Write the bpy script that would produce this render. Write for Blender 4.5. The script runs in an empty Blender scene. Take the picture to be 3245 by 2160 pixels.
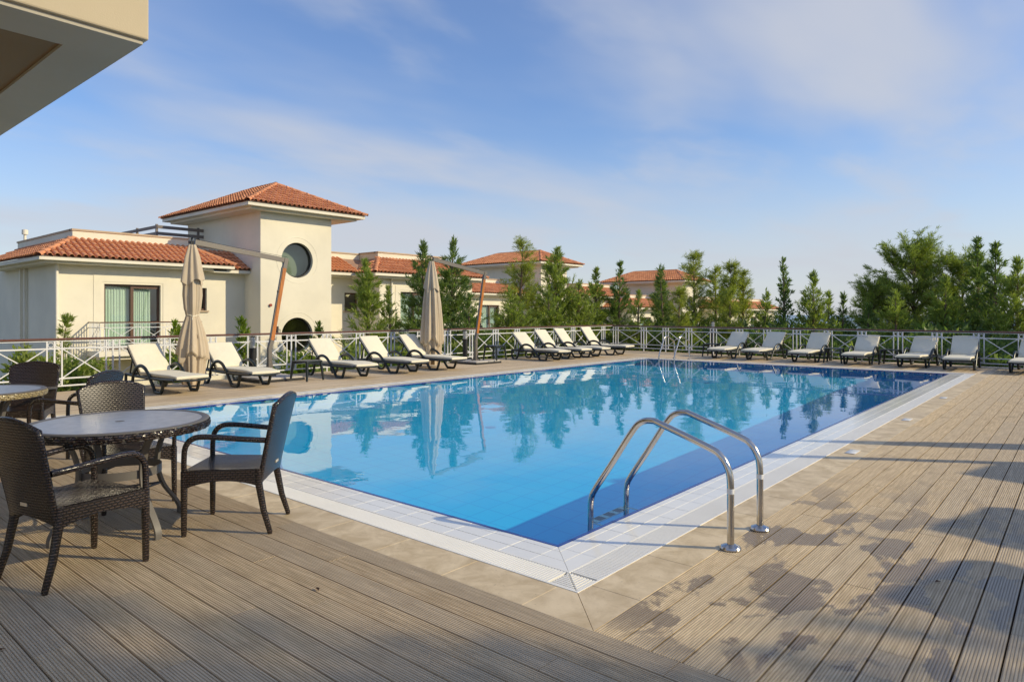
import bpy, bmesh, math, random
import numpy as np
from mathutils import Vector, Matrix, noise as mnoise

# ------------------------------------------------------------------ camera, sky, sun
R = math.radians
scene = bpy.context.scene
COL = scene.collection

cam_d = bpy.data.cameras.new('camera')
cam = bpy.data.objects.new('camera', cam_d)
COL.objects.link(cam)
cam.location = (-3.367, -2.497, 1.45)
cam.rotation_euler = (R(90), 0, R(-49.53))
cam_d.sensor_width = 36
cam_d.lens = 23.67
cam_d.shift_y = -0.0272
cam_d.clip_start = 0.05
cam_d.clip_end = 40000
scene.camera = cam

SUN_EL, SUN_AZ = R(27), math.atan2(.521, -.853)      # azimuth from +Y towards +X
sun_dir = Vector((math.sin(SUN_AZ) * math.cos(SUN_EL), math.cos(SUN_AZ) * math.cos(SUN_EL), math.sin(SUN_EL)))
sun_d = bpy.data.lights.new('sun', 'SUN')
sun_d.energy = 2.15
sun_d.angle = R(0.6)
sun_d.cycles.is_caustics_light = True
sun_d.color = (1.0, .85, .56)
sun = bpy.data.objects.new('sun', sun_d)
COL.objects.link(sun)
sun.rotation_euler = sun_dir.to_track_quat('Z', 'Y').to_euler()
sun.location = (30, -40, 40)

world = bpy.data.worlds.new('World')
scene.world = world
world.use_nodes = True
wn = world.node_tree
wn.nodes.clear()


def wnode(t, **kw):
    n = wn.nodes.new(t)
    for k, v in kw.items():
        setattr(n, k, v)
    return n


def wmath(op, a, b=None, c=None):
    n = wnode('ShaderNodeMath', operation=op)
    for i, x in enumerate((a, b, c)):
        if x is None:
            continue
        if isinstance(x, (int, float)):
            n.inputs[i].default_value = x
        else:
            wn.links.new(x, n.inputs[i])
    return n.outputs[0]


sky = wnode('ShaderNodeTexSky', sky_type='NISHITA', sun_disc=False)
sky.sun_elevation = SUN_EL
sky.sun_rotation = SUN_AZ
sky.altitude = 100
sky.air_density = 1.0
sky.dust_density = 0.35
sky.ozone_density = 3.2
hs = wnode('ShaderNodeHueSaturation')
hs.inputs['Saturation'].default_value = 1.3
hs.inputs['Hue'].default_value = .508
wn.links.new(sky.outputs[0], hs.inputs['Color'])
bg = wnode('ShaderNodeBackground')
bg.inputs['Strength'].default_value = 0.102
wn.links.new(hs.outputs[0], bg.inputs['Color'])
tc = wnode('ShaderNodeTexCoord')
sep = wnode('ShaderNodeSeparateXYZ')
wn.links.new(tc.outputs['Generated'], sep.inputs[0])
zc = wmath('MAXIMUM', sep.outputs[2], 0.0)
den = wmath('ADD', zc, 0.14)
comb = wnode('ShaderNodeCombineXYZ')
wn.links.new(wmath('DIVIDE', sep.outputs[0], den), comb.inputs[0])
wn.links.new(wmath('DIVIDE', sep.outputs[1], den), comb.inputs[1])


def cloud_layer(loc, scale, rot, nscale, detail, rough, lo, hi, amount):
    mp = wnode('ShaderNodeMapping')
    mp.inputs['Rotation'].default_value = (0, 0, R(rot))
    mp.inputs['Scale'].default_value = scale
    mp.inputs['Location'].default_value = loc
    wn.links.new(comb.outputs[0], mp.inputs['Vector'])
    cn = wnode('ShaderNodeTexNoise')
    cn.inputs['Scale'].default_value = nscale
    cn.inputs['Detail'].default_value = detail
    cn.inputs['Roughness'].default_value = rough
    cn.inputs['Distortion'].default_value = .15
    wn.links.new(mp.outputs[0], cn.inputs['Vector'])
    cr = wnode('ShaderNodeMapRange', interpolation_type='SMOOTHSTEP')
    cr.inputs['From Min'].default_value = lo
    cr.inputs['From Max'].default_value = hi
    cr.inputs['To Max'].default_value = amount
    wn.links.new(cn.outputs[0], cr.inputs['Value'])
    return wmath('SUBTRACT', 1.0, cr.outputs[0])


# wind-drawn stratus over broad soft banks, plus the haze that thickens towards the horizon all round
l1 = cloud_layer((5.0, 9.0, 0), (.34, .62, 1), 54, 1.0, 5, .48, .445, .66, .84)
l2 = cloud_layer((2.7, 8.1, 0), (.5, .9, 1), 45, 2.2, 5, .5, .50, .74, .5)
hv = wnode('ShaderNodeMapRange', interpolation_type='SMOOTHSTEP')
hv.inputs['From Min'].default_value = .30
hv.inputs['From Max'].default_value = -.02
hv.inputs['To Min'].default_value = 0
hv.inputs['To Max'].default_value = .86
wn.links.new(sep.outputs[2], hv.inputs['Value'])
inv2 = wmath('SUBTRACT', 1.0, hv.outputs[0])
cfac = wmath('SUBTRACT', 1.0, wmath('MULTIPLY', wmath('MULTIPLY', wmath('MULTIPLY', l1, l2), .80), inv2))    # .80: an even thin veil
bgc = wnode('ShaderNodeBackground')
bgc.inputs['Color'].default_value = (.785, .815, .90, 1)
bgc.inputs['Strength'].default_value = 0.44
mixw = wnode('ShaderNodeMixShader')
wo = wnode('ShaderNodeOutputWorld')
wn.links.new(cfac, mixw.inputs[0])
wn.links.new(bg.outputs[0], mixw.inputs[1])
wn.links.new(bgc.outputs[0], mixw.inputs[2])
wn.links.new(mixw.outputs[0], wo.inputs['Surface'])

vs = scene.view_settings
vs.view_transform = 'Standard'
vs.look = 'None'
vs.exposure = 0.8
vs.gamma = 1.0
vs.use_curve_mapping = False
scene.render.engine = 'CYCLES'
cy = scene.cycles
cy.use_denoising = True
cy.max_bounces = 10
cy.transparent_max_bounces = 24
cy.caustics_reflective = False
cy.caustics_refractive = True      # daylight reaches the pool floor through the water
cy.sample_clamp_indirect = 6

rng = random.Random(7)


# ------------------------------------------------------------------ materials
class NT:
    def __init__(s, name):
        s.m = bpy.data.materials.new(name)
        s.m.use_nodes = True
        s.t = s.m.node_tree
        s.t.nodes.clear()
        s.out = s.t.nodes.new('ShaderNodeOutputMaterial')

    def n(s, t, ins=None, **kw):
        nd = s.t.nodes.new(t)
        for k, v in kw.items():
            setattr(nd, k, v)
        for k, v in (ins or {}).items():
            s.set(nd.inputs[k], v)
        return nd

    def set(s, sock, v):
        if hasattr(v, 'is_output'):
            s.t.links.new(v, sock)
        elif hasattr(v, 'outputs'):
            s.t.links.new(v.outputs[0], sock)
        else:
            sock.default_value = v

    def math(s, op, a, b=0.0, clamp=False):
        nd = s.n('ShaderNodeMath', operation=op)
        nd.use_clamp = clamp
        s.set(nd.inputs[0], a)
        s.set(nd.inputs[1], b)
        return nd.outputs[0]

    def mix(s, fac, a, b, mode='MIX'):
        nd = s.n('ShaderNodeMix', data_type='RGBA', blend_type=mode)
        s.set(nd.inputs[0], fac)
        s.set(nd.inputs[6], a)
        s.set(nd.inputs[7], b)
        return nd.outputs[2]

    def ramp(s, v, a, b, lo=0.0, hi=1.0, smooth=True):
        nd = s.n('ShaderNodeMapRange', interpolation_type='SMOOTHSTEP' if smooth else 'LINEAR')
        s.set(nd.inputs['Value'], v)
        nd.inputs['From Min'].default_value = a
        nd.inputs['From Max'].default_value = b
        nd.inputs['To Min'].default_value = lo
        nd.inputs['To Max'].default_value = hi
        return nd.outputs[0]

    def noise(s, vec, scale, detail=3, rough=.55, dist=0):
        nd = s.n('ShaderNodeTexNoise', {'Scale': scale, 'Detail': detail, 'Roughness': rough, 'Distortion': dist})
        if vec is not None:
            s.set(nd.inputs['Vector'], vec)
        return nd.outputs[0]

    def mapping(s, vec, scale=(1, 1, 1), rot=(0, 0, 0), loc=(0, 0, 0)):
        nd = s.n('ShaderNodeMapping')
        s.set(nd.inputs['Vector'], vec)
        nd.inputs['Scale'].default_value = scale
        nd.inputs['Rotation'].default_value = rot
        nd.inputs['Location'].default_value = loc
        return nd.outputs[0]

    def bump(s, h, strength=.3, dist=.01):
        nd = s.n('ShaderNodeBump', {'Height': h, 'Strength': strength, 'Distance': dist})
        return nd.outputs[0]

    def bsdf(s, **kw):
        nd = s.n('ShaderNodeBsdfPrincipled')
        for k, v in kw.items():
            s.set(nd.inputs[k.replace('_', ' ')], v)
        s.t.links.new(nd.outputs[0], s.out.inputs['Surface'])
        return nd

    def pos(s):
        return s.n('ShaderNodeNewGeometry').outputs['Position']

    def obj(s):
        return s.n('ShaderNodeTexCoord').outputs['Object']

    def uv(s):
        return s.n('ShaderNodeTexCoord').outputs['UV']

    def schlick(s, nrm=None, f0=.02):
        geo = s.n('ShaderNodeNewGeometry')
        dt = s.n('ShaderNodeVectorMath', {0: nrm if nrm is not None else geo.outputs['Normal'], 1: geo.outputs['Incoming']}, operation='DOT_PRODUCT')
        c = s.math('SUBTRACT', 1.0, s.math('ABSOLUTE', dt.outputs['Value']), True)
        return s.math('ADD', f0, s.math('MULTIPLY', s.math('POWER', c, 5.0), 1 - f0))

    def rand(s):
        return s.n('ShaderNodeObjectInfo').outputs['Random']

    def island(s):
        return s.n('ShaderNodeNewGeometry').outputs['Random Per Island']


def c4(c):
    return (c[0], c[1], c[2], 1)


def plain(name, col, rough=.6, metal=0.0, var=.12, vscale=2.5, rand=0.0, bump=0.0, bscale=60, bdist=.004, spec=.5, coat=0.0):
    t = NT(name)
    p = t.pos()
    f = t.noise(p, vscale, 5)
    base = t.mix(f, c4([x * (1 - var) for x in col]), c4([min(1, x * (1 + var)) for x in col]))
    if rand:
        base = t.mix(t.ramp(t.rand(), 0, 1, 0, 1, False), base, t.mix(1.0, base, c4([1 - rand] * 3), 'MULTIPLY'))
    kw = dict(Base_Color=base, Roughness=rough, Metallic=metal)
    kw['Specular_IOR_Level'] = spec
    if coat:
        kw['Coat_Weight'] = coat
    if bump:
        kw['Normal'] = t.bump(t.noise(p, bscale, 4), bump, bdist)
    t.bsdf(**kw)
    return t.m


M = {}


def mk_wall(name, col):
    t = NT(name)
    p = t.pos()
    big = t.noise(p, .55, 4)
    streak = t.noise(t.mapping(p, (2.2, 2.2, .25)), 1.0, 5)
    b = t.mix(t.ramp(big, .3, .7), c4([x * .88 for x in col]), c4(col))
    b = t.mix(t.ramp(t.noise(p, 3.5, 6, .65), .5, .8, 0, .25), b, c4([x * .82 for x in col]))
    b = t.mix(t.ramp(streak, .55, .8, 0, .22), b, c4([x * .78 for x in col]))
    t.bsdf(Base_Color=b, Roughness=.85, Normal=t.bump(t.noise(p, 90, 3), .25, .004))
    return t.m


M['wall'] = mk_wall('stucco', (.86, .80, .645))
M['trim'] = mk_wall('trim_plaster', (.86, .81, .68))
M['cap'] = plain('parapet_stone', (.52, .40, .27), .8, var=.15)
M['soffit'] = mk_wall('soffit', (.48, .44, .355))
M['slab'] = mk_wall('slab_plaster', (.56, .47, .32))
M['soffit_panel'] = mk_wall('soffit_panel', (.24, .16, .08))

t = NT('roof_tile')
b = t.mix(t.ramp(t.island(), 0, 1, 0, 1, False), (.50, .185, .082, 1), (.84, .38, .18, 1))
b = t.mix(t.ramp(t.rand(), 0, 1, 0, .45, False), b, (.66, .265, .115, 1))
b = t.mix(t.ramp(t.noise(t.pos(), 9, 5), .5, .75, 0, .6), b, (.34, .19, .125, 1))
t.bsdf(Base_Color=b, Roughness=.8, Normal=t.bump(t.noise(t.pos(), 60, 3), .3, .004))
M['tile'] = t.m
M['mortar'] = plain('roof_mortar', (.36, .22, .15), .9)

t = NT('deck_board')
o = t.obj()
rnd = t.rand()
off = t.n('ShaderNodeCombineXYZ', {'X': t.math('MULTIPLY', rnd, 31.0), 'Y': t.math('MULTIPLY', rnd, 17.0), 'Z': 0.0})
vec = t.n('ShaderNodeVectorMath', {0: t.mapping(o, (5, 40, 1)), 1: off}, operation='ADD')
grain = t.noise(vec, 1.6, 6, .62)
mott = t.noise(t.pos(), 5.5, 4)
b = t.mix(t.ramp(grain, .25, .78), (.42, .315, .185, 1), (.73, .585, .385, 1))
b = t.mix(t.ramp(rnd, 0, 1, 0, .45, False), b, (.50, .425, .32, 1))
b = t.mix(t.ramp(mott, .5, .8, 0, .4), b, (.38, .28, .18, 1))
# damp patches left by bathers, beside the steps only
p = t.pos()
sx = t.n('ShaderNodeSeparateXYZ', {0: p})
wetn = t.noise(t.mapping(p, (1.0, 1.5, 1), (0, 0, R(18)), (3.1, .4, 0)), 1.9, 7, .58, .35)
wm = t.ramp(wetn, .508, .55)
wm = t.math('MULTIPLY', wm, t.ramp(sx.outputs[0], -.9, -.5))
wm = t.math('MULTIPLY', wm, t.ramp(sx.outputs[0], 3.6, 1.2))
wm = t.math('MULTIPLY', wm, t.ramp(sx.outputs[1], -.6, -.8))
wm = t.math('MULTIPLY', wm, t.ramp(sx.outputs[1], -2.9, -1.9))
sp2 = t.ramp(t.noise(p, 2.6, 5, .55), .60, .72, 0, .38)
sp2 = t.math('MULTIPLY', sp2, t.ramp(sx.outputs[1], -.6, -.85))
wm2 = t.math('MAXIMUM', wm, sp2)
b = t.mix(t.math('MULTIPLY', wm2, .66), b, (.14, .105, .078, 1))
t.bsdf(Base_Color=b, Roughness=t.math('SUBTRACT', .72, t.math('MULTIPLY', wm, .45)),
       Normal=t.bump(t.noise(vec, 5, 4), .25, .002))
M['deck'] = t.m
M['joist'] = plain('deck_joist', (.05, .028, .018), .9)

# far decking: the same boards, too small to tell apart
t = NT('far_deck')
p = t.pos()
s = t.n('ShaderNodeSeparateXYZ', {0: p})
fr = t.math('FRACT', t.math('DIVIDE', s.outputs[1], .145))
gap = t.ramp(fr, .05, .09, 1, 0)
row = t.noise(t.mapping(p, (.35, 6.9, 0)), 1.0, 2)
b = t.mix(t.ramp(row, .3, .7), (.52, .39, .24, 1), (.72, .57, .38, 1))
b = t.mix(t.ramp(t.noise(p, 3, 4), .5, .8, 0, .4), b, (.36, .28, .19, 1))
b = t.mix(t.math('MULTIPLY', gap, .7), b, (.06, .04, .03, 1))
t.bsdf(Base_Color=b, Roughness=.75)
M['fardeck'] = t.m

t = NT('travertine')
p = t.pos()
f1 = t.noise(t.mapping(p, (1, 1, 1)), 5, 7, .65, .5)
f2 = t.noise(p, 40, 4)
b = t.mix(t.ramp(f1, .3, .72), (.56, .425, .235, 1), (.84, .68, .44, 1))
b = t.mix(t.ramp(f2, .62, .75, 0, .5), b, (.24, .165, .095, 1))
b = t.mix(t.ramp(t.rand(), 0, 1, 0, .3, False), b, (.50, .40, .28, 1))
t.bsdf(Base_Color=b, Roughness=.55, Normal=t.bump(f2, .15, .003))
M['stone'] = t.m

M['white_tile'] = plain('white_glazed_tile', (.88, .865, .81), .14, var=.06, rand=.05)
M['grate'] = plain('white_plastic', (.88, .86, .80), .45, var=.08)
M['grout'] = plain('grout', (.62, .60, .56), .9)
M['gutter'] = plain('gutter', (.20, .17, .13), .6)

t = NT('white_tile_strip')
p = t.pos()
br = t.n('ShaderNodeTexBrick', {'Vector': p, 'Color1': (.84, .83, .80, 1), 'Color2': (.80, .79, .76, 1), 'Mortar': (.45, .43, .40, 1), 'Scale': 1.0,
                               'Mortar Size': .004, 'Brick Width': .245, 'Row Height': .12})
br.offset = 0
t.bsdf(Base_Color=br.outputs[0], Roughness=.16)
M['tile_strip'] = t.m

t = NT('grate_strip')
p = t.pos()
s = t.n('ShaderNodeSeparateXYZ', {0: p})
w1 = t.math('FRACT', t.math('DIVIDE', t.math('ADD', s.outputs[0], s.outputs[1]), .05))
t.bsdf(Base_Color=t.mix(t.ramp(w1, .4, .6), (.5, .48, .44, 1), (.76, .74, .7, 1)), Roughness=.45)
M['grate_strip'] = t.m

t = NT('pool_tile')
p = t.pos()
br = t.n('ShaderNodeTexBrick', {'Vector': p, 'Color1': (.035, .555, 1.0, 1), 'Color2': (.04, .58, 1.0, 1), 'Mortar': (.026, .475, .93, 1), 'Scale': 1.0,
                               'Mortar Size': .008, 'Brick Width': .245, 'Row Height': .245})
br.offset = 0
t.bsdf(Base_Color=br.outputs[0], Roughness=.4)
M['pool'] = t.m
M['pool_wall'] = plain('pool_wall_tile', (.04, .60, .98), .35, var=.06)
M['blue_tile'] = plain('cobalt_tile', (.015, .06, .30), .2, var=.15, vscale=8)

t = NT('water')
p = t.pos()
h = t.math('ADD', t.noise(p, 2.4, 2, .5, .3), t.math('MULTIPLY', t.noise(t.mapping(p, (1, 1, 1), (0, 0, .6)), 11, 2, .5), .14))
nb = t.bump(h, .010, .12)
fres = t.schlick(nb, .022)
rf = t.n('ShaderNodeBsdfRefraction', {'Color': (.66, .985, 1.0, 1), 'Roughness': 0.0, 'IOR': 1.12})
gl = t.n('ShaderNodeBsdfGlossy', {'Color': (1, 1, 1, 1), 'Roughness': .008, 'Normal': nb})
mx = t.n('ShaderNodeMixShader', {0: fres, 1: rf.outputs[0], 2: gl.outputs[0]})
t.t.links.new(mx.outputs[0], t.out.inputs['Surface'])
M['water'] = t.m


def mk_glass(name, tint, rough=.01):
    t = NT(name)
    fres = t.schlick(None, .045)
    tr = t.n('ShaderNodeBsdfTransparent', {'Color': c4(tint)})
    gl = t.n('ShaderNodeBsdfGlossy', {'Color': (1, 1, 1, 1), 'Roughness': rough})
    f = t.math('MULTIPLY', fres, 1.8, True)
    mx = t.n('ShaderNodeMixShader', {0: f, 1: tr.outputs[0], 2: gl.outputs[0]})
    t.t.links.new(mx.outputs[0], t.out.inputs['Surface'])
    return t.m


M['glass'] = mk_glass('window_glass', (.75, .85, .82))
M['glass_dark'] = mk_glass('round_window_glass', (.52, .58, .52))

t = NT('table_glass')
p = t.pos()
n1 = t.noise(p, 55, 3, .6)
nb = t.bump(n1, .35, .004)
b = t.mix(t.ramp(t.noise(p, 14, 3, .5), .3, .7), (.27, .285, .32, 1), (.36, .37, .40, 1))
t.bsdf(Base_Color=b, Roughness=.34, Normal=nb, Specular_IOR_Level=.6, Coat_Weight=.25, Coat_Roughness=.2, Coat_Normal=nb)
M['table_glass'] = t.m

t = NT('curtain')
b = t.mix(t.noise(t.pos(), 3, 3), (.72, .78, .66, 1), (.82, .86, .76, 1))
t.bsdf(Base_Color=b, Roughness=.9)
M['curtain'] = t.m
M['backing'] = plain('grey_green_backing', (.62, .66, .58), .9)
M['frame'] = plain('window_frame', (.105, .052, .03), .45, var=.2, vscale=8)
M['dark'] = plain('dark_interior', (.03, .03, .03), .9)
M['metal_white'] = plain('white_painted_steel', (.72, .73, .75), .42, var=.08)
M['metal_grey'] = plain('grey_painted_steel', (.13, .12, .11), .5, var=.12)
M['mast_grey'] = plain('mast_aluminium', (.16, .14, .12), .42, metal=.3, var=.08)
M['slat_grey'] = plain('weathered_slats', (.20, .17, .155), .7)
M['handrail'] = plain('brown_handrail', (.14, .055, .03), .38, var=.25, vscale=6)
M['lounger'] = plain('dark_green_resin', (.012, .020, .022), .33, var=.15, spec=.55)
M['cushion'] = plain('cream_cushion', (.80, .74, .58), .85, var=.06, vscale=5, bump=.5, bscale=7, bdist=.02)
M['black'] = plain('black_metal', (.012, .012, .013), .45)
M['louvre'] = plain('brushed_louvre', (.62, .62, .62), .35, metal=.7)
M['rubber'] = plain('rubber', (.02, .02, .02), .8)
M['concrete'] = plain('ballast_slab', (.50, .46, .41), .9, var=.22, vscale=14, bump=.4, bscale=50)
M['red'] = plain('red_plastic', (.34, .05, .03), .4)
M['plate'] = plain('label_plate', (.72, .60, .42), .35, metal=.4)
M['step_plate'] = plain('ladder_step', (.55, .58, .60), .35, metal=.5)
M['marker'] = plain('marker_tile', (.80, .80, .78), .3)

t = NT('steel')
p = t.pos()
t.bsdf(Base_Color=(.60, .57, .53, 1), Metallic=1.0, Roughness=t.ramp(t.noise(p, 30, 3), .3, .7, .13, .24))
M['steel'] = t.m

t = NT('oiled_hardwood')
o = t.obj()
g = t.noise(t.mapping(o, (30, 30, 2.2)), 1.5, 5)
t.bsdf(Base_Color=t.mix(t.ramp(g, .3, .7), (.34, .10, .016, 1), (.56, .20, .035, 1)), Roughness=.32)
M['wood'] = t.m

t = NT('parasol_canvas')
p = t.pos()
b = t.mix(t.noise(p, 2.2, 4), (.47, .375, .255, 1), (.60, .495, .36, 1))
t.bsdf(Base_Color=b, Roughness=.9, Normal=t.bump(t.noise(p, 220, 2), .2, .002), Sheen_Weight=.2)
M['canvas'] = t.m


def mk_wicker(name, dark, light, k=1.0):
    t = NT(name)
    uv = t.uv()
    br = t.n('ShaderNodeTexBrick', {'Vector': uv, 'Color1': (1, 1, 1, 1), 'Color2': (.8, .8, .8, 1), 'Mortar': (0, 0, 0, 1), 'Scale': 1.0,
                                   'Mortar Size': .0046 * k, 'Mortar Smooth': .8, 'Brick Width': .031 * k, 'Row Height': .0155 * k})
    br.offset = .5
    col = t.mix(br.outputs[0], c4(dark), c4(light))
    t.bsdf(Base_Color=col, Roughness=.24, Specular_IOR_Level=.9, Normal=t.bump(br.outputs[0], 1.0, .02))
    return t.m


M['wicker'] = mk_wicker('brown_wicker', (.004, .003, .0025), (.050, .029, .020))
M['wicker_seat'] = mk_wicker('brown_wicker_seat', (.003, .0025, .0025), (.062, .036, .026), 1.35)
M['straw'] = mk_wicker('straw_wicker', (.22, .16, .07), (.58, .48, .26))

t = NT('sea')
p = t.pos()
t.bsdf(Base_Color=(.06, .13, .20, 1), Roughness=.28, Normal=t.bump(t.noise(p, .02, 4), .3, 3))
M['sea'] = t.m
t = NT('ground')
p = t.pos()
f = t.noise(p, .7, 6)
b = t.mix(t.ramp(f, .35, .65), (.10, .12, .035, 1), (.34, .27, .17, 1))
b = t.mix(t.ramp(t.noise(p, 6, 4), .5, .7, 0, .5), b, (.13, .16, .05, 1))
t.bsdf(Base_Color=b, Roughness=.95, Normal=t.bump(t.noise(p, 12, 5), .6, .05))
M['ground'] = t.m


def mk_leaf(name, a, b, c, tr=.35):
    t = NT(name)
    i = t.island()
    col = t.mix(t.ramp(i, 0, .75, 0, 1, False), c4(a), c4(b))
    col = t.mix(t.ramp(i, .75, 1, 0, 1, False), col, c4(c))
    col = t.mix(t.ramp(t.noise(t.pos(), 1.3, 3), .35, .7, 0, .5), col, c4(a))
    d = t.n('ShaderNodeBsdfDiffuse', {'Color': col, 'Roughness': .6})
    tl = t.n('ShaderNodeBsdfTranslucent', {'Color': t.mix(1.0, col, (1.1, 1.25, .6, 1), 'MULTIPLY')})
    g = t.n('ShaderNodeBsdfGlossy', {'Color': (.9, .95, .8, 1), 'Roughness': .45})
    m1 = t.n('ShaderNodeMixShader', {0: tr, 1: d.outputs[0], 2: tl.outputs[0]})
    m2 = t.n('ShaderNodeMixShader', {0: .04, 1: m1.outputs[0], 2: g.outputs[0]})
    t.t.links.new(m2.outputs[0], t.out.inputs['Surface'])
    return t.m


M['cy'] = mk_leaf('cypress_foliage', (.21, .26, .06), (.38, .45, .10), (.56, .60, .17), .5)
M['cyd'] = mk_leaf('dark_cypress_foliage', (.115, .18, .06), (.24, .32, .085), (.40, .46, .13), .5)
M['pn'] = mk_leaf('young_pine_foliage', (.26, .29, .05), (.45, .48, .09), (.60, .60, .16), .5)
M['big'] = mk_leaf('pine_foliage', (.20, .25, .055), (.36, .42, .09), (.54, .57, .14), .5)
M['lime'] = mk_leaf('bright_foliage', (.15, .23, .02), (.30, .39, .04), (.44, .50, .08), .45)
M['grass'] = mk_leaf('grass_blades', (.13, .16, .025), (.29, .31, .07), (.48, .43, .18), .4)
M['bark'] = plain('bark', (.19, .13, .09), .95, var=.3, vscale=14, bump=.5, bscale=30)
M['debris'] = plain('dry_leaf', (.10, .055, .03), .9)


# ------------------------------------------------------------------ mesh helpers
def finish(name, v, f, mat, smooth=None, uv=False):
    me = bpy.data.meshes.new(name)
    me.from_pydata(v, [], f)
    me.update()
    if mat is not None:
        me.materials.append(M[mat] if isinstance(mat, str) else mat)
    if smooth:
        me.polygons.foreach_set('use_smooth', [True] * len(me.polygons))
        me.set_sharp_from_angle(angle=smooth)
    if uv:
        ul = me.uv_layers.new(name='UVMap')
        for p in me.polygons:
            n = p.normal
            ax = max(range(3), key=lambda i: abs(n[i]))
            for li in p.loop_indices:
                co = me.vertices[me.loops[li].vertex_index].co
                ul.data[li].uv = ((co.y, co.z), (co.x, co.z), (co.x, co.y))[ax]
    return me


def ob(name, me, parent=None, loc=(0, 0, 0), rot=(0, 0, 0), scale=None):
    o = bpy.data.objects.new(name, me)
    COL.objects.link(o)
    o.location = loc
    o.rotation_euler = rot
    if scale is not None:
        o.scale = scale
    if parent is not None:
        o.parent = parent
    return o


def tag(o, label=None, cat=None, group=None, kind=None):
    if label:
        o['label'] = label
    if cat:
        o['category'] = cat
    if group:
        o['group'] = group
    if kind:
        o['kind'] = kind
    return o


def thing(name, label, cat, loc=(0, 0, 0), rz=0.0, group=None):
    o = bpy.data.objects.new(name, None)
    COL.objects.link(o)
    o.location = loc
    o.rotation_euler = (0, 0, rz)
    o.empty_display_size = .2
    return tag(o, label, cat, group)


def copy_tree(o, parent=None):
    c = o.copy()
    COL.objects.link(c)
    if parent is not None:
        c.parent = parent
    for ch in list(o.children):
        copy_tree(ch, c)
    return c


class MB:
    def __init__(s):
        s.v = []
        s.f = []

    def add(s, vs, fs):
        o = len(s.v)
        s.v.extend(tuple(x) for x in vs)
        s.f.extend(tuple(i + o for i in f) for f in fs)
        return s

    def box(s, x0, x1, y0, y1, z0, z1):
        return s.add([(x0, y0, z0), (x1, y0, z0), (x1, y1, z0), (x0, y1, z0), (x0, y0, z1), (x1, y0, z1), (x1, y1, z1), (x0, y1, z1)],
                     [(0, 3, 2, 1), (4, 5, 6, 7), (0, 1, 5, 4), (1, 2, 6, 5), (2, 3, 7, 6), (3, 0, 4, 7)])

    def bar(s, p, q, w, h, up=(0, 0, 1)):
        p, q = Vector(p), Vector(q)
        d = (q - p).normalized()
        up = Vector(up)
        sd = d.cross(up)
        if sd.length < 1e-4:
            sd = d.cross(Vector((1, 0, 0)))
        sd.normalize()
        u2 = sd.cross(d)
        a, b = sd * (w / 2), u2 * (h / 2)
        vs = [p - a - b, p + a - b, p + a + b, p - a + b, q - a - b, q + a - b, q + a + b, q - a + b]
        return s.add(vs, [(0, 1, 2, 3), (7, 6, 5, 4), (0, 4, 5, 1), (1, 5, 6, 2), (2, 6, 7, 3), (3, 7, 4, 0)])

    def tube(s, pts, r, n=8, cap=True, rb=None, closed=False):
        """r radius (or list); rb second radius for a flattened section"""
        P = [Vector(p) for p in pts]
        m = len(P)
        rs = r if isinstance(r, (list, tuple)) else [r] * m
        rbs = rb if isinstance(rb, (list, tuple)) else ([rb] * m if rb else rs)
        T = []
        for i in range(m):
            a = P[i - 1] if (i > 0 or closed) else P[i]
            b = P[(i + 1) % m] if (i < m - 1 or closed) else P[i]
            T.append((b - a).normalized())
        ref = Vector((0, 0, 1))
        if abs(T[0].dot(ref)) > .9:
            ref = Vector((1, 0, 0)) if abs(T[0].x) < .9 else Vector((0, 1, 0))
        nrm = (ref - T[0] * ref.dot(T[0])).normalized()
        vs, fs = [], []
        for i in range(m):
            nrm = (nrm - T[i] * nrm.dot(T[i])).normalized()
            bi = T[i].cross(nrm)
            for k in range(n):
                a = 2 * math.pi * k / n
                vs.append(P[i] + nrm * (rs[i] * math.cos(a)) + bi * (rbs[i] * math.sin(a)))
        for i in range(m if closed else m - 1):
            j = (i + 1) % m
            for k in range(n):
                k2 = (k + 1) % n
                fs.append((i * n + k, i * n + k2, j * n + k2, j * n + k))
        if cap and not closed:
            fs.append(tuple(range(n - 1, -1, -1)))
            fs.append(tuple((m - 1) * n + k for k in range(n)))
        return s.add(vs, fs)

    def rev(s, prof, n=16, c=(0, 0, 0)):
        vs, fs = [], []
        for r, z in prof:
            for k in range(n):
                a = 2 * math.pi * k / n
                vs.append((c[0] + r * math.cos(a), c[1] + r * math.sin(a), c[2] + z))
        for i in range(len(prof) - 1):
            for k in range(n):
                k2 = (k + 1) % n
                fs.append((i * n + k, i * n + k2, (i + 1) * n + k2, (i + 1) * n + k))
        return s.add(vs, fs)

    def poly(s, pts):
        return s.add(pts, [tuple(range(len(pts)))])

    def extr(s, pts, d):
        """closed prism: polygon pts swept by vector d"""
        n = len(pts)
        d = Vector(d)
        vs = [Vector(p) for p in pts] + [Vector(p) + d for p in pts]
        fs = [tuple(range(n - 1, -1, -1)), tuple(range(n, 2 * n))]
        for i in range(n):
            j = (i + 1) % n
            fs.append((i, j, n + j, n + i))
        return s.add(vs, fs)

    def mesh(s, name, mat, smooth=None, uv=False):
        return finish(name, s.v, s.f, mat, smooth, uv)

    def ob(s, name, mat, parent=None, smooth=None, uv=False, loc=(0, 0, 0), rot=(0, 0, 0)):
        return ob(name, s.mesh(name, mat, smooth, uv), parent, loc, rot)


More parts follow.
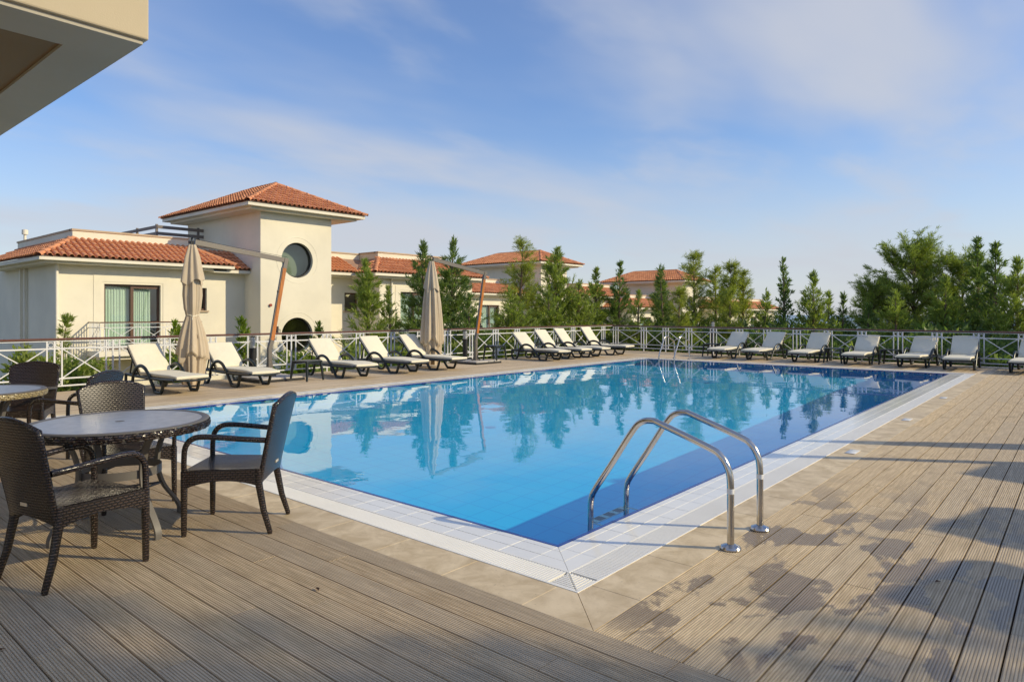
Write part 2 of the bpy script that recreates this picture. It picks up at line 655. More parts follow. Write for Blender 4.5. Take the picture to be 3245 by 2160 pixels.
def rbox(name, mat, x0, x1, y0, y1, z0, z1, bev=.02, seg=2, cuts=0, fn=None, uv=False):
    bm = bmesh.new()
    bmesh.ops.create_cube(bm, size=1)
    for v in bm.verts:
        v.co = Vector(((x0 + x1) / 2 + v.co.x * (x1 - x0), (y0 + y1) / 2 + v.co.y * (y1 - y0), (z0 + z1) / 2 + v.co.z * (z1 - z0)))
    bmesh.ops.bevel(bm, geom=bm.edges[:], offset=bev, segments=seg, affect='EDGES', profile=.6)
    if cuts:
        for i in range(1, cuts + 1):
            y = y0 + (y1 - y0) * i / (cuts + 1)
            bmesh.ops.bisect_plane(bm, geom=bm.verts[:] + bm.edges[:] + bm.faces[:], plane_co=(0, y, 0), plane_no=(0, 1, 0))
        for i in range(1, 5):
            x = x0 + (x1 - x0) * i / 5
            bmesh.ops.bisect_plane(bm, geom=bm.verts[:] + bm.edges[:] + bm.faces[:], plane_co=(x, 0, 0), plane_no=(1, 0, 0))
    if fn:
        for v in bm.verts:
            v.co = fn(v.co)
    me = bpy.data.meshes.new(name)
    bm.to_mesh(me)
    bm.free()
    v = [tuple(q.co) for q in me.vertices]
    f = [tuple(p.vertices) for p in me.polygons]
    bpy.data.meshes.remove(me)
    return finish(name, v, f, mat, .9, uv)


def smooth_path(pts, k=4):
    """Catmull-Rom"""
    P = [Vector(p) for p in pts]
    out = []
    for i in range(len(P) - 1):
        p0 = P[max(i - 1, 0)]
        p1, p2 = P[i], P[i + 1]
        p3 = P[min(i + 2, len(P) - 1)]
        for j in range(k):
            t_ = j / k
            out.append(.5 * ((2 * p1) + (p2 - p0) * t_ + (2 * p0 - 5 * p1 + 4 * p2 - p3) * t_ ** 2 + (3 * p1 - p0 - 3 * p2 + p3) * t_ ** 3))
    out.append(P[-1])
    return out


def kites(name, arr, mat):
    """arr: N x 4 x 3 leaf quads -> one mesh"""
    arr = np.asarray(arr, dtype=np.float32)
    n = len(arr)
    me = bpy.data.meshes.new(name)
    me.vertices.add(n * 4)
    me.vertices.foreach_set('co', arr.reshape(-1))
    me.loops.add(n * 4)
    me.loops.foreach_set('vertex_index', np.arange(n * 4, dtype=np.int32))
    me.polygons.add(n)
    me.polygons.foreach_set('loop_start', np.arange(0, n * 4, 4, dtype=np.int32))
    me.polygons.foreach_set('loop_total', np.full(n, 4, dtype=np.int32))
    me.update(calc_edges=True)
    me.validate()
    me.materials.append(M[mat])
    return me


# ------------------------------------------------------------------ terrain and sea
PL, PW = 15.6, 8.03          # pool length and width
B1, B2, B3 = .29, .485, .785   # outer edges of tile band, gutter grate, stone
RV = 11.83                   # terrace railing (runs along u)


def ground_z(x, y):
    if y > 11.95:
        base = -.45 - 1.3 * min(1, max(0, (y - 12.6) / 5))
    else:
        base = -1.6
    if x > 19.5:
        base = min(base, -1.6)
    d = max(0.0, math.hypot(x - 10, y - 20) - 26)
    base -= .035 * d + .0009 * d * d
    return max(base + .12 * mnoise.noise((x * .25, y * .25, 0)), -58)


xs = [-260, -160, -100, -60, -40, -30, -22, -16, -12, -9, -7, -5, -3, -1, 1, 3, 5, 7, 9, 11, 13, 15, 17, 19, 20, 21, 23, 25, 27, 30, 34, 38, 43, 50, 58, 68, 80, 95, 115, 140, 170, 210, 260]
ys = [-260, -160, -100, -60, -40, -28, -20, -14, -9, -5, -1, 3, 7, 10, 11.6, 12.2, 13, 14, 15, 16.5, 18, 20, 22, 24, 27, 30, 34, 38, 43, 50, 58, 68, 80, 95, 115, 140, 170, 210, 260]
mb = MB()
vv = []
for y in ys:
    for x in xs:
        inside = -8 < x < 19.3 and -6 < y < 11.8
        vv.append((x, y, -2.6 if inside else ground_z(x, y)))
nx = len(xs)
mb.add(vv, [(j * nx + i, j * nx + i + 1, (j + 1) * nx + i + 1, (j + 1) * nx + i) for j in range(len(ys) - 1) for i in range(nx - 1)])
tag(mb.ob('ground', 'ground', smooth=1.2), kind='structure')
mb = MB()
mb.poly([(-20000, -20000, -55), (20000, -20000, -55), (20000, 20000, -55), (-20000, 20000, -55)])
tag(mb.ob('sea', 'sea'), kind='structure')

# ------------------------------------------------------------------ pool
basin = MB()
D0, D1 = -.74, -.9
n_ = 24
fl = []
for i in range(n_ + 1):
    u = PL * i / n_
    z = D0 + (D1 - D0) * min(1, max(0, (u - 6) / 6))
    fl += [(u, 0, z), (u, PW, z)]
basin.add(fl, [(2 * i, 2 * i + 2, 2 * i + 3, 2 * i + 1) for i in range(n_)])
tag(basin.ob('pool_floor', 'pool', smooth=.8), kind='structure').cycles.is_caustics_receiver = True
bw = MB()
bw.box(-.2, 0, -.2, PW + .2, -1.8, -.03)
bw.box(PL, PL + .2, -.2, PW + .2, -1.8, -.03)
bw.box(0, PL, -.2, 0, -1.8, -.03)
bw.box(0, PL, PW, PW + .2, -1.8, -.03)
walls = tag(bw.ob('pool_basin', 'pool_wall'), kind='structure')
walls.cycles.is_caustics_receiver = True
bl = MB()
e = .022
bl.box(-.001, e, 0, PW, -.10, .0015)
bl.box(PL - e, PL + .001, 0, PW, -.10, .0015)
bl.box(e, PL - e, -.001, e, -.10, .0015)
bl.box(e, PL - e, PW - e, PW + .001, -.10, .0015)
bl.ob('cobalt_edge_tiles', 'blue_tile', walls).cycles.is_caustics_receiver = True
wmb = MB()
gx, gy = 220, 112
vs_ = []
for j in range(gy + 1):
    for i in range(gx + 1):
        x, y = e + (PL - 2 * e) * i / gx, e + (PW - 2 * e) * j / gy
        edge = min(1, 4 * min(x, y, PL - x, PW - y))
        vs_.append((x, y, -.006 + edge * (.0017 * mnoise.noise((x * 1.1, y * 1.3, 0)) + .0006 * mnoise.noise((x * 3.1 + 5, y * 3.4, 2)))))
wmb.add(vs_, [(j * (gx + 1) + i, j * (gx + 1) + i + 1, (j + 1) * (gx + 1) + i + 1, (j + 1) * (gx + 1) + i) for j in range(gy) for i in range(gx)])
tag(wmb.ob('pool_water', 'water', smooth=2.0), kind='structure').cycles.is_caustics_caster = True

# underwater lights on the long wall, main drains on the floor
for i, u in enumerate((2.6, 6.2, 9.6, 13.0)):
    t_ = thing('underwater_light', 'round white underwater lamp set into the long pool wall, number %s from the tables' % ('one', 'two', 'three', 'four')[i],
               'lamp', (u, PW - .03, -.125), 0, 'underwater lamps in the long pool wall')
    m_ = MB().tube([(0, -.02, 0), (0, .03, 0)], .075, 20)
    m_.ob('lens', 'marker', t_, smooth=.6).cycles.is_caustics_receiver = True
    r_ = MB().tube([(.082 * math.cos(a * math.pi / 10), -.025, .082 * math.sin(a * math.pi / 10)) for a in range(20)], .014, 6, closed=True)
    r_.ob('bezel', 'steel', t_, smooth=1)
for u, v, lab in ((4.0, 4.2, 'small round drain cover on the pool floor towards the near ladder'), (11.5, 4.2, 'small round drain cover on the pool floor towards the far ladder')):
    z = D0 + (D1 - D0) * min(1, max(0, (u - 6) / 6))
    dm = MB().rev([(.0, .012), (.05, .012), (.075, .008), (.08, 0)], 16)
    tag(dm.ob('floor_drain', 'pool_wall', loc=(u, v, z + .004), smooth=.6), lab, 'drain')

# --- surround: bed, tiles, gutter with bars, stone slabs
sur = MB()


def ring_boxes(mb, a, b, z0, z1):
    """rectangular ring between offsets a (inner) and b (outer) round the pool"""
    mb.box(-b, -a, -b, PW + b, z0, z1)
    mb.box(PL + a, PL + b, -b, PW + b, z0, z1)
    mb.box(-a, PL + a, -b, -a, z0, z1)
    mb.box(-a, PL + a, PW + a, PW + b, z0, z1)


ring_boxes(sur, 0.0, B1, -.06, -.005)
surround = tag(sur.ob('pool_surround', 'grout'), kind='structure')
gb = MB()
ring_boxes(gb, B1, B2, -.09, -.03)
gb.ob('gutter', 'gutter', surround)
sb_ = MB()
ring_boxes(sb_, B2, B3, -.06, -.008)
sb_.ob('slab_bed', 'grout', surround)
# gutter lips
for a in (B1 - .004, B2 - .008):
    lp = MB()
    ring_boxes(lp, a, a + .012, -.03, .0025)
    lp.ob('gutter_lip', 'grate', surround)

ROWS = [(.004, .056), (.060, .170), (.174, .284)]
TL = .245


def tile_mesh(name, w, d, h=.012):
    m_ = MB()
    c = .0012
    m_.add([(-w / 2, -d / 2, -h), (w / 2, -d / 2, -h), (w / 2, d / 2, -h), (-w / 2, d / 2, -h),
            (-w / 2, -d / 2, -c), (w / 2, -d / 2, -c), (w / 2, d / 2, -c), (-w / 2, d / 2, -c),
            (-w / 2 + c, -d / 2 + c, 0), (w / 2 - c, -d / 2 + c, 0), (w / 2 - c, d / 2 - c, 0), (-w / 2 + c, d / 2 - c, 0)],
           [(8, 9, 10, 11), (0, 1, 5, 4), (1, 2, 6, 5), (2, 3, 7, 6), (3, 0, 4, 7), (4, 5, 9, 8), (5, 6, 10, 9), (6, 7, 11, 10), (7, 4, 8, 11)])
    return m_.mesh(name, 'white_tile')


for r0, r1 in ROWS:
    me = tile_mesh('tile', TL - .004, r1 - r0)
    mid = (r0 + r1) / 2
    # long near side (v<0), tiles along u; row starts at the mitre
    k = 0
    u = .12
    while u < PL - .1:
        ob('tile', me, surround, (u, -mid, rng.uniform(-.0006, .0006)))
        u += TL
    v = .12
    while v < PW - .1:
        ob('tile', me, surround, (-mid, v, rng.uniform(-.0006, .0006)), (0, 0, R(90)))
        v += TL
# mitred corner pieces
cm = MB()
for r0, r1 in ROWS:
    cm.extr([(-r0 + .0, -r0 - .002, -.012), (-r1, -r1 - .002, -.012), (-.004, -r1, -.012), (-.004, -r0 - .001, -.012)][::-1], (0, 0, .012))
    cm.extr([(-r0 - .002, -r0, -.012), (-r1 - .002, -r1, -.012), (-r1, -.004, -.012), (-r0, -.004, -.012)], (0, 0, .012))
cm.ob('corner_tiles', 'white_tile', surround)
fs_ = MB()
fs_.box(PL + .004, PL + B1 - .006, -B1 + .006, PW + B1 - .006, -.012, 0)
fs_.box(-B1 + .006, PL, PW + .004, PW + B1 - .006, -.012, 0)
fs_.ob('far_tile_band', 'tile_strip', surround)

# grate bars: nearest ones single, the rest one part
bar_me = MB().box(-.0074, .0074, B1 + .009, B2 - .009, -.016, .001).mesh('grate_bar', 'grate')
cnt = 0
rest = MB()
pos = []
k = 0
while True:
    u = -B1 + .02 + k * .0205
    if u > PL + B1:
        break
    pos.append((u, 0))
    k += 1
k = 0
while True:
    v = -B1 + .02 + k * .0205
    if v > PW + B1:
        break
    pos.append((v, 1))
    k += 1
pos.sort(key=lambda p: p[0])
for i, (a, side) in enumerate(pos):
    if i < 300:
        if side == 0:
            ob('grate_bar', bar_me, surround, (a, 0, 0), (0, 0, R(180)))
        else:
            ob('grate_bar', bar_me, surround, (0, a, 0), (0, 0, R(90)))
    elif side == 0:
        rest.box(a - .0074, a + .0074, -B2 + .009, -B1 - .009, -.016, .001)
    else:
        rest.box(-B2 + .009, -B1 - .009, a - .0074, a + .0074, -.016, .001)
tag(rest.ob('further_grate_bars', 'grate', surround), kind='stuff')
cg = MB()
for k in range(9):
    d = .012 + k * .0205
    if d < .18:
        cg.bar((-B1 - .008, -B1 - d, -.007), (-B1 - d, -B1 - d, -.007), .0116, .016)
        cg.bar((-B1 - d, -B1 - .008, -.0075), (-B1 - d, -B1 - d + .012, -.0075), .0116, .016)
cg.ob('corner_grate', 'grate', surround)
fg = MB()
fg.box(PL + B1 + .009, PL + B2 - .009, -B2 + .01, PW + B2 - .01, -.016, .001)
fg.box(-B2 + .01, PL + B1, PW + B1 + .009, PW + B2 - .009, -.016, .001)
fg.ob('far_grate', 'grate_strip', surround)


def slab(u0, u1, v0, v1):
    w, d = abs(u1 - u0) - .0024, abs(v1 - v0) - .0024
    m_ = MB()
    h, c = .02, .0015
    m_.add([(-w / 2, -d / 2, -h), (w / 2, -d / 2, -h), (w / 2, d / 2, -h), (-w / 2, d / 2, -h),
            (-w / 2, -d / 2, -c), (w / 2, -d / 2, -c), (w / 2, d / 2, -c), (-w / 2, d / 2, -c),
            (-w / 2 + c, -d / 2 + c, 0), (w / 2 - c, -d / 2 + c, 0), (w / 2 - c, d / 2 - c, 0), (-w / 2 + c, d / 2 - c, 0)],
           [(8, 9, 10, 11), (0, 1, 5, 4), (1, 2, 6, 5), (2, 3, 7, 6), (3, 0, 4, 7), (4, 5, 9, 8), (5, 6, 10, 9), (6, 7, 11, 10), (7, 4, 8, 11)])
    ob('stone_slab', m_.mesh('stone_slab', 'stone'), surround, ((u0 + u1) / 2, (v0 + v1) / 2, -.0008 + rng.uniform(-.0006, .0006)))


def cuts(a, b, first, step):
    c = [a]
    x = first
    while x < b - .1:
        if x > a + .1:
            c.append(x)
        x += step
    return c + [b]


cs = cuts(-.36, PL + B3, .238, .596)
for a, b in zip(cs[:-1], cs[1:]):
    slab(a, b, -B3, -B2)
cs = cuts(-.36, PW + B2, .22, .596)
for a, b in zip(cs[:-1], cs[1:]):
    slab(-B3, -B2, a, b)
cs = cuts(-B2, PW + B3, .1, .596)
for a, b in zip(cs[:-1], cs[1:]):
    slab(PL + B2, PL + B3, a, b)
cs = cuts(-B3, PL + B2, .1, .596)
for a, b in zip(cs[:-1], cs[1:]):
    slab(a, b, PW + B2, PW + B3)
# the two mitred corner slabs
c_ = MB()
c_.extr([(-B2, -B2 - .003, -.02), (-B3 + .001, -B3, -.02), (-.362, -B3, -.02), (-.362, -B2, -.02)], (0, 0, .0195))
c_.ob('stone_slab', 'stone', surround)
c_ = MB()
c_.extr([(-B2 - .003, -B2, -.02), (-B2, -.362, -.02), (-B3, -.362, -.02), (-B3, -B3 + .003, -.02)], (0, 0, .0195))
c_.ob('stone_slab', 'stone', surround)
# depth marker tiles let into the stone
for i, (u, lab) in enumerate(((4.3, 'nearest'), (7.1, 'second'), (10.2, 'third'))):
    mm = rbox('depth_marker', 'marker', -.12, .12, -.05, .05, 0, .0025, .0008, 1)
    tag(ob('depth_marker', mm, None, (u, -.64, .0025)), 'small white marker tile on the stone edging, %s along from the near steps' % lab, 'marker',
        'white marker tiles along the right stone edging')

# ------------------------------------------------------------------ decking
dk = MB()
dk.box(-9, 19.2, -7, -B3, -.20, -.032)
dk.box(-9, -B3, -B3, PW + B3, -.20, -.032)
deck = tag(dk.ob('deck', 'joist'), kind='structure')
BWD = .145


def board_mesh():
    """unit-length grooved board along +x, 0.1415 wide, grooves cut 3 mm deep"""
    W = .1385
    prof = []
    ng = 11
    pit = W / ng
    for k in range(ng):
        y0 = -W / 2 + k * pit
        prof += [(y0 + .0008, 0), (y0 + pit * .60, 0), (y0 + pit * .68, -.0035), (y0 + pit * .95, -.0035)]
    prof += [(W / 2 - .0005, -.001)]
    n = len(prof)
    vs = [(0, y, z) for y, z in prof] + [(1, y, z) for y, z in prof]
    fs = [(i, n + i, n + i + 1, i + 1) for i in range(n - 1)]
    a = len(vs)
    vs += [(0, -W / 2 + .0008, -.026), (1, -W / 2 + .0008, -.026), (0, W / 2 - .0005, -.026), (1, W / 2 - .0005, -.026)]
    fs += [(0, a, a + 1, n), (n - 1, 2 * n - 1, a + 3, a + 2)]
    fs += [tuple([a + 2, a] + list(range(0, n)))[::-1][::-1], tuple([a + 1, a + 3] + list(range(2 * n - 1, n - 1, -1)))]
    m_ = MB().add(vs, fs)
    return m_.mesh('deck_board', 'deck')


bme = board_mesh()
# right deck: boards along u
row = 0
v = -B3 - .0705
while v > -3.6:
    u = -B3 + .004
    first = (1.35, 2.6, .75, 3.1, 1.9)[row % 5] + rng.uniform(-.2, .2)
    end = 18.45 + .06 * max(v, -3)
    L = first
    while u < end - .02:
        L = min(L, end - u)
        ob('deck_board', bme, deck, (u, v, rng.uniform(-.0012, .0012)), (0, 0, 0), (L - .003, 1, 1))
        u += L
        L = 3.0
    v -= BWD
    row += 1
# left deck: boards along v
row = 0
u = -B3 - .0715
while u > -3.6:
    v = -3.4
    L = (2.3, 1.25, 2.75, 1.75, .8)[row % 5] + rng.uniform(-.15, .15)
    end = PW + B3
    while v < end - .02:
        L = min(L, end - v)
        ob('deck_board', bme, deck, (u, v, rng.uniform(-.0012, .0012)), (0, 0, R(90)), (L - .003, 1, 1))
        v += L
        L = 2.9
    u -= BWD
    row += 1
# the rest of the terrace, behind the camera and across the pool
fd = MB()
fd.box(-9, -3.62, -7, PW + B3, -.03, -.001)
fd.box(-3.62, 19.2, -7, -3.66, -.03, -.001)
fd.box(-9, 19.5, PW + B3, RV + .1, -.25, -.001)
fd.box(PL + B3, 18.75, -B3, PW + B3, -.25, -.0012)
tag(fd.ob('terrace_paving', 'fardeck'), kind='structure')
# terrace edge beyond the far end (slightly skew, follows the railing)
te = MB()
te.extr([(18.70, -7, -.25), (18.05 + .0, -7, -.25), (18.70, PW + B3, -.25), (19.45, PW + B3, -.25)], (0, 0, .248))
tag(te.ob('terrace_edge', 'fardeck'), kind='structure')
# retaining wall under the terrace
rw = MB()
rw.box(-9, 19.3, RV + .1, RV + .3, -3, -.05)
rw.bar((18.35, -7, -1.5), (19.75, RV + .3, -1.5), .2, 2.9)
tag(rw.ob('retaining_wall', 'wall'), 'cream retaining wall under the edge of the pool terrace', 'wall')

# ------------------------------------------------------------------ railings
ringm = MB().tube([(.043 * math.cos(a * math.pi / 8), 0, .043 * math.sin(a * math.pi / 8)) for a in range(16)], .0075, 6, closed=True).mesh('ring', 'metal_white', 1.2)


def railing(root, A, Bp, groups, H, z0=0.0, off=(0, 0, 0), mat='metal_white', handrail=(.075, .045), bottom=True, thin=1.0):
    """groups: distances along A->B of the triple posts.  Everything in the frame of root (minus off)."""
    A, Bp = Vector(A), Vector(Bp)
    d = Bp - A
    L = d.length
    d.normalize()
    ang = math.atan2(d.y, d.x)
    offv = Vector(off)

    def P(s, z):
        return A + d * s + Vector((0, 0, z0 + z)) - offv
    hr = MB().tube([P(0, H), P(L, H)], handrail[1] / 2, 10, rb=handrail[0] / 2)
    hr.ob('handrail', 'handrail', root, smooth=.8)
    zt, zb1, zb0 = H - .17, .25, .115
    t_ = .026 * thin
    for z in (H - .035,):
        MB().bar(P(0, z), P(L, z), t_, .012).ob('rail_strap', mat, root)
    for z in (zt, zb1, zb0):
        MB().bar(P(0, z), P(L, z), t_, t_).ob('rail_bar', mat, root)
    g2 = .118
    pm = MB().box(-.012 * thin, .012 * thin, -.012 * thin, .012 * thin, zb0 + z0, H - .03 + z0).mesh('post', mat)
    pc = MB().box(-.014 * thin, .014 * thin, -.014 * thin, .014 * thin, .0 + z0, H - .03 + z0).mesh('post', mat)
    for s_ in groups:
        for k, me in ((-1, pm), (0, pc), (1, pm)):
            if 0 <= s_ + k * g2 <= L:
                q = A + d * (s_ + k * g2) - offv
                ob('post', me, root, (q.x, q.y, 0 if not off[2] else -off[2]), (0, 0, ang))
        for k in (-.5, .5):
            for z in (H - .105, (zb0 + zb1) / 2):
                if 0 <= s_ + k * g2 <= L:
                    q = P(s_ + k * g2, z)
                    ob('ring', ringm, root, q, (0, 0, ang))
    gs = list(groups)
    for a, b in zip(gs[:-1], gs[1:]):
        s0, s1 = a + g2, b - g2
        if s0 < 0 or s1 > L:
            continue
        MB().bar(P(s0, zt), P(s1, zb1), .018 * thin, .018 * thin).ob('brace', mat, root)
        MB().bar(P(s0, zb1) + Vector((-d.y, d.x, 0)) * .006, P(s1, zt) + Vector((-d.y, d.x, 0)) * .006, .018 * thin, .018 * thin).ob('brace', mat, root)


CORNER = (19.6, RV)
gl_ = [-2.5, -1.46, -.45, .56, 1.53, 2.48, 3.44, 4.4, 5.37, 6.35, 7.35, 8.38, 9.44, 10.5, 11.55, 12.62, 13.69, 14.75, 15.81, 16.87, 17.9, 18.9]
rail1 = thing('terrace_railing', 'white steel railing with brown handrail along the long side towards the houses', 'railing', (-4, RV, 0))
railing(rail1, (-4, RV, 0), (CORNER[0], RV, 0), [g + 4 for g in gl_], .97, off=(-4, RV, 0))
fd_ = Vector((18.5 - CORNER[0], .66 - RV, 0))
fl_ = fd_.length
fd_.normalize()
end2 = Vector((CORNER[0], RV, 0)) + fd_ * (fl_ + 4.2)
rail2 = thing('terrace_railing', 'shaded grey-white railing with dark handrail across the far end of the pool', 'railing', (CORNER[0], RV, 0))
railing(rail2, (CORNER[0], RV, 0), tuple(end2), [.14] + [fl_ - .975 * k for k in range(10, -5, -1)], .95, off=(CORNER[0], RV, 0))


# ------------------------------------------------------------------ houses
def wall_cells(mb, a0, a1, z0, z1, openings, emit):
    """emit(a0,a1,z0,z1) for every cell of the wall that is not an opening"""
    A_ = sorted(set([a0, a1] + [x for o in openings for x in o[:2]]))
    Z_ = sorted(set([z0, z1] + [x for o in openings for x in o[2:]]))
    for i in range(len(A_) - 1):
        for j in range(len(Z_) - 1):
            ca, cz = (A_[i] + A_[i + 1]) / 2, (Z_[j] + Z_[j + 1]) / 2
            if any(o[0] < ca < o[1] and o[2] < cz < o[3] for o in openings):
                continue
            emit(A_[i], A_[i + 1], Z_[j], Z_[j + 1])


def tile_piece(mb=None, M4=None):
    """one clay barrel tile with its pan: x across, y up the slope, z out"""
    r = .078
    prof = [(-r * math.cos(k * math.pi / 6), .012 + .075 * math.sin(k * math.pi / 6)) for k in range(7)] + [(.10, .0), (.124, .012)]
    L = .41
    vs, fs = [], []
    for y, lift, sc in ((-.03, .036, 1.0), (L, .0, .84)):
        for x, z in prof:
            vs.append(Vector((x * (sc if abs(x) < .09 else 1), y, z * sc + lift)))
    n = len(prof)
    for k in range(n - 1):
        fs.append((k, k + 1, n + k + 1, n + k))
    b = len(vs)
    for x, z in prof[:7]:      # thickness lip at the lower end
        vs.append(Vector((x * .84, -.03, z * .80 + .034)))
    for k in range(6):
        fs.append((k, b + k, b + k + 1, k + 1))
    return vs, fs


TV, TF = tile_piece()
TILE_ME = None
CAPV, CAPF = [], []


def cap_piece():
    vs, fs = [], []
    n = 7
    for y, r in ((-.04, .115), (.36, .095)):
        for k in range(n):
            a = math.pi * k / (n - 1)
            vs.append(Vector((-r * math.cos(a), y, -.02 + r * .85 * math.sin(a))))
    for k in range(n - 1):
        fs.append((k, k + 1, n + k + 1, n + k))
    return vs, fs


CAPV, CAPF = cap_piece()


def slope_tiles(ea, eb, ta, tb, pitch=.2, rowl=.345):
    """matrices for the tiles of a roof face: eave ea->eb, top ta->tb"""
    ea, eb, ta, tb = map(Vector, (ea, eb, ta, tb))
    ex = (eb - ea).normalized()
    nrm = ex.cross(ta - ea)
    if (tb - ta).length < 1e-3:
        nrm = ex.cross(ta - ea)
    nrm.normalize()
    if nrm.z < 0:
        nrm = -nrm
    up = nrm.cross(ex).normalized()
    sl = max((ta - ea).dot(up), (tb - ea).dot(up))
    W = (eb - ea).dot(ex)
    ta_a, tb_a = (ta - ea).dot(ex), (tb - ea).dot(ex)
    out = []
    nrow = max(1, round(sl / rowl))
    rl = sl / nrow
    ncol = round(W / pitch)
    pc = W / ncol
    for j in range(nrow):
        bpos = j * rl
        f = (bpos + rl * .45) / sl
        lo, hi = ta_a * f, W + (tb_a - W) * f
        for k in range(ncol):
            a = (k + .5) * pc
            if a < lo + .02 or a > hi - .02:
                continue
            o = ea + ex * a + up * bpos + nrm * .01
            wob = random.Random(j * 997 + k).uniform(-.006, .006)
            m4 = Matrix((ex, up, nrm)).transposed().to_4x4()
            m4.translation = o + nrm * wob * .5 + ex * wob
            m4 = m4 @ Matrix.Diagonal((pc / .2, rl / .345, 1, 1))
            out.append(m4)
    return out


def cap_mats(p, q):
    p, q = Vector(p), Vector(q)
    d = q - p
    L = d.length
    d.normalize()
    side = d.cross(Vector((0, 0, 1))).normalized()
    up = side.cross(d)
    n = max(1, round(L / .34))
    out = []
    for k in range(n):
        m4 = Matrix((side, d, up)).transposed().to_4x4()
        m4.translation = p + d * (L * k / n) + up * .045
        out.append(m4)
    return out


def join_tiles(mats, V, F):
    mb = MB()
    for m4 in mats:
        mb.add([m4 @ v for v in V], F)
    return mb


def house(du, dv, dz, label, detail, ext=0.0):
    global TILE_ME
    base = Vector((8, 24, -2.5))
    root = thing('villa', label, 'house', base + Vector((du, dv, dz)), 0, 'cream villas with terracotta roofs')
    L0 = -base

    def part(mb, name, mat, parent=root, smooth=None):
        return mb.ob(name, mat, parent, smooth, loc=L0 if parent is root else (0, 0, 0))
    Z0 = -2.5 if detail else -6
    xr = 21.6 + ext      # right end of the bay wing
    # ---- walls
    mw = MB()
    op = [(5.08, 6.92, .19, 2.45), (7.95, 8.6, 1.55, 2.4)]
    wall_cells(mw, 3.7, 10.1, Z0, 3.1, op, lambda a, b, c, d: mw.box(a, b, 23, 23.25, c, d))
    part(mw, 'front_wall', 'wall')
    part(MB().box(3.7, 3.95, 23.25, 31, Z0, 3.1), 'side_wall', 'wall')
    mw = MB()
    op = [(14.86, 15.62, 1.55, 2.37)]
    wall_cells(mw, 13.3, 15.65, Z0, 3.1, op, lambda a, b, c, d: mw.box(a, b, 23, 23.25, c, d))
    part(mw, 'recessed_wall', 'wall')
    mw = MB()
    op = [(16.86, 18.6, .19, 2.43)] + ([(18.6 + 3 + i * 3.4, 18.6 + 4.6 + i * 3.4, .19, 2.43) for i in range(int(ext // 3.4))])
    wall_cells(mw, 15.65, xr, Z0, 3.05, op, lambda a, b, c, d: mw.box(a, b, 21.5, 21.75, c, d))
    part(mw, 'bay_wall', 'wall')
    part(MB().box(15.65, 15.9, 21.75, 23.0, Z0, 3.05), 'bay_side_wall', 'wall')
    part(MB().box(xr - .25, xr, 21.75, 31, Z0, 3.05), 'end_wall', 'wall')
    part(MB().box(3.95, xr - .25, 30.8, 31, Z0, 3.05), 'back_wall', 'wall')
    part(MB().box(3.95, 10.1, 24.0, 30.8, 3.3, 3.5).box(13.3, xr - .25, 23.3, 30.8, 3.3, 3.5), 'flat_roof', 'cap')
    part(MB().box(4.0, 10.1, 23.3, 30.7, -.02, .12).box(13.3, xr - .3, 23.3, 30.7, -.02, .12), 'upper_floor', 'dark')
    # ---- tower
    tf = MB()
    rw_ = .71
    cz = [3.58, .56]
    cu = 11.7
    n = 40
    for zc_ in cz:
        h = .95
        vs = []
        for k in range(n):
            a = 2 * math.pi * k / n
            c, s_ = math.cos(a), math.sin(a)
            q = h / max(abs(c), abs(s_))
            vs += [(cu + rw_ * c, 21.75, zc_ + rw_ * s_), (cu + q * c, 21.75, zc_ + q * s_), (cu + rw_ * c, 22.0, zc_ + rw_ * s_)]
        fs = []
        for k in range(n):
            k2 = (k + 1) % n
            fs += [(3 * k, 3 * k2, 3 * k2 + 1, 3 * k + 1), (3 * k, 3 * k + 2, 3 * k2 + 2, 3 * k2)]
        tf.add(vs, fs)
    for a, b, c, d in ((10.1, cu - .95, Z0, 5.4), (cu + .95, 13.3, Z0, 5.4), (cu - .95, cu + .95, Z0, cz[1] - .95), (cu - .95, cu + .95, cz[1] + .95, cz[0] - .95), (cu - .95, cu + .95, cz[0] + .95, 5.4)):
        tf.poly([(a, 21.75, c), (b, 21.75, c), (b, 21.75, d), (a, 21.75, d)])
    part(tf, 'tower_front', 'wall')
    part(MB().box(10.1, 10.35, 21.7502, 28, Z0, 5.4), 'tower_side', 'wall')
    part(MB().box(13.05, 13.3, 21.7502, 28, Z0, 5.4).box(10.35, 13.05, 27.75, 28, Z0, 5.4), 'tower_back', 'wall')
    for i, zc_ in enumerate(cz):
        fr = MB().tube([(cu + (rw_ - .03) * math.cos(2 * math.pi * k / 36), 21.92, zc_ + (rw_ - .03) * math.sin(2 * math.pi * k / 36)) for k in range(36)], .04, 6, closed=True)
        w_ = part(fr, 'round_window', 'black', smooth=1)
        MB().poly([(cu + (rw_ - .03) * math.cos(2 * math.pi * k / 36), 21.93, zc_ + (rw_ - .03) * math.sin(2 * math.pi * k / 36)) for k in range(36)]).ob('pane', 'glass_dark', w_)
        su = MB().tube([(cu + (rw_ + .21) * math.cos(2 * math.pi * k / 40), 21.752, zc_ + (rw_ + .21) * math.sin(2 * math.pi * k / 40)) for k in range(40)], .012, 5, closed=True)
        part(su, 'window_surround', 'trim', smooth=1)
    part(MB().box(10.36, 13.04, 22.4, 27.7, 2.0, 2.1), 'stair_landing', 'dark')
    part(MB().box(10.4, 13.0, 22.35, 22.38, 2.6, 4.6), 'pane_backing', 'backing')  # grey-green sheet added so the upper round pane looks tinted and sky-lit
    if detail:
        part(MB().box(10.02, 10.06, 27.3, 27.45, 4.55, 4.75).tube([(10.09, 27.2, 4.65), (9.98, 27.2, 4.65)], .09, 12), 'wall_lamp', 'louvre')
        part(MB().tube([(10.5, 21.74, 1.76), (10.5, 21.68, 1.76)], .055, 10), 'alarm_bell', 'red')
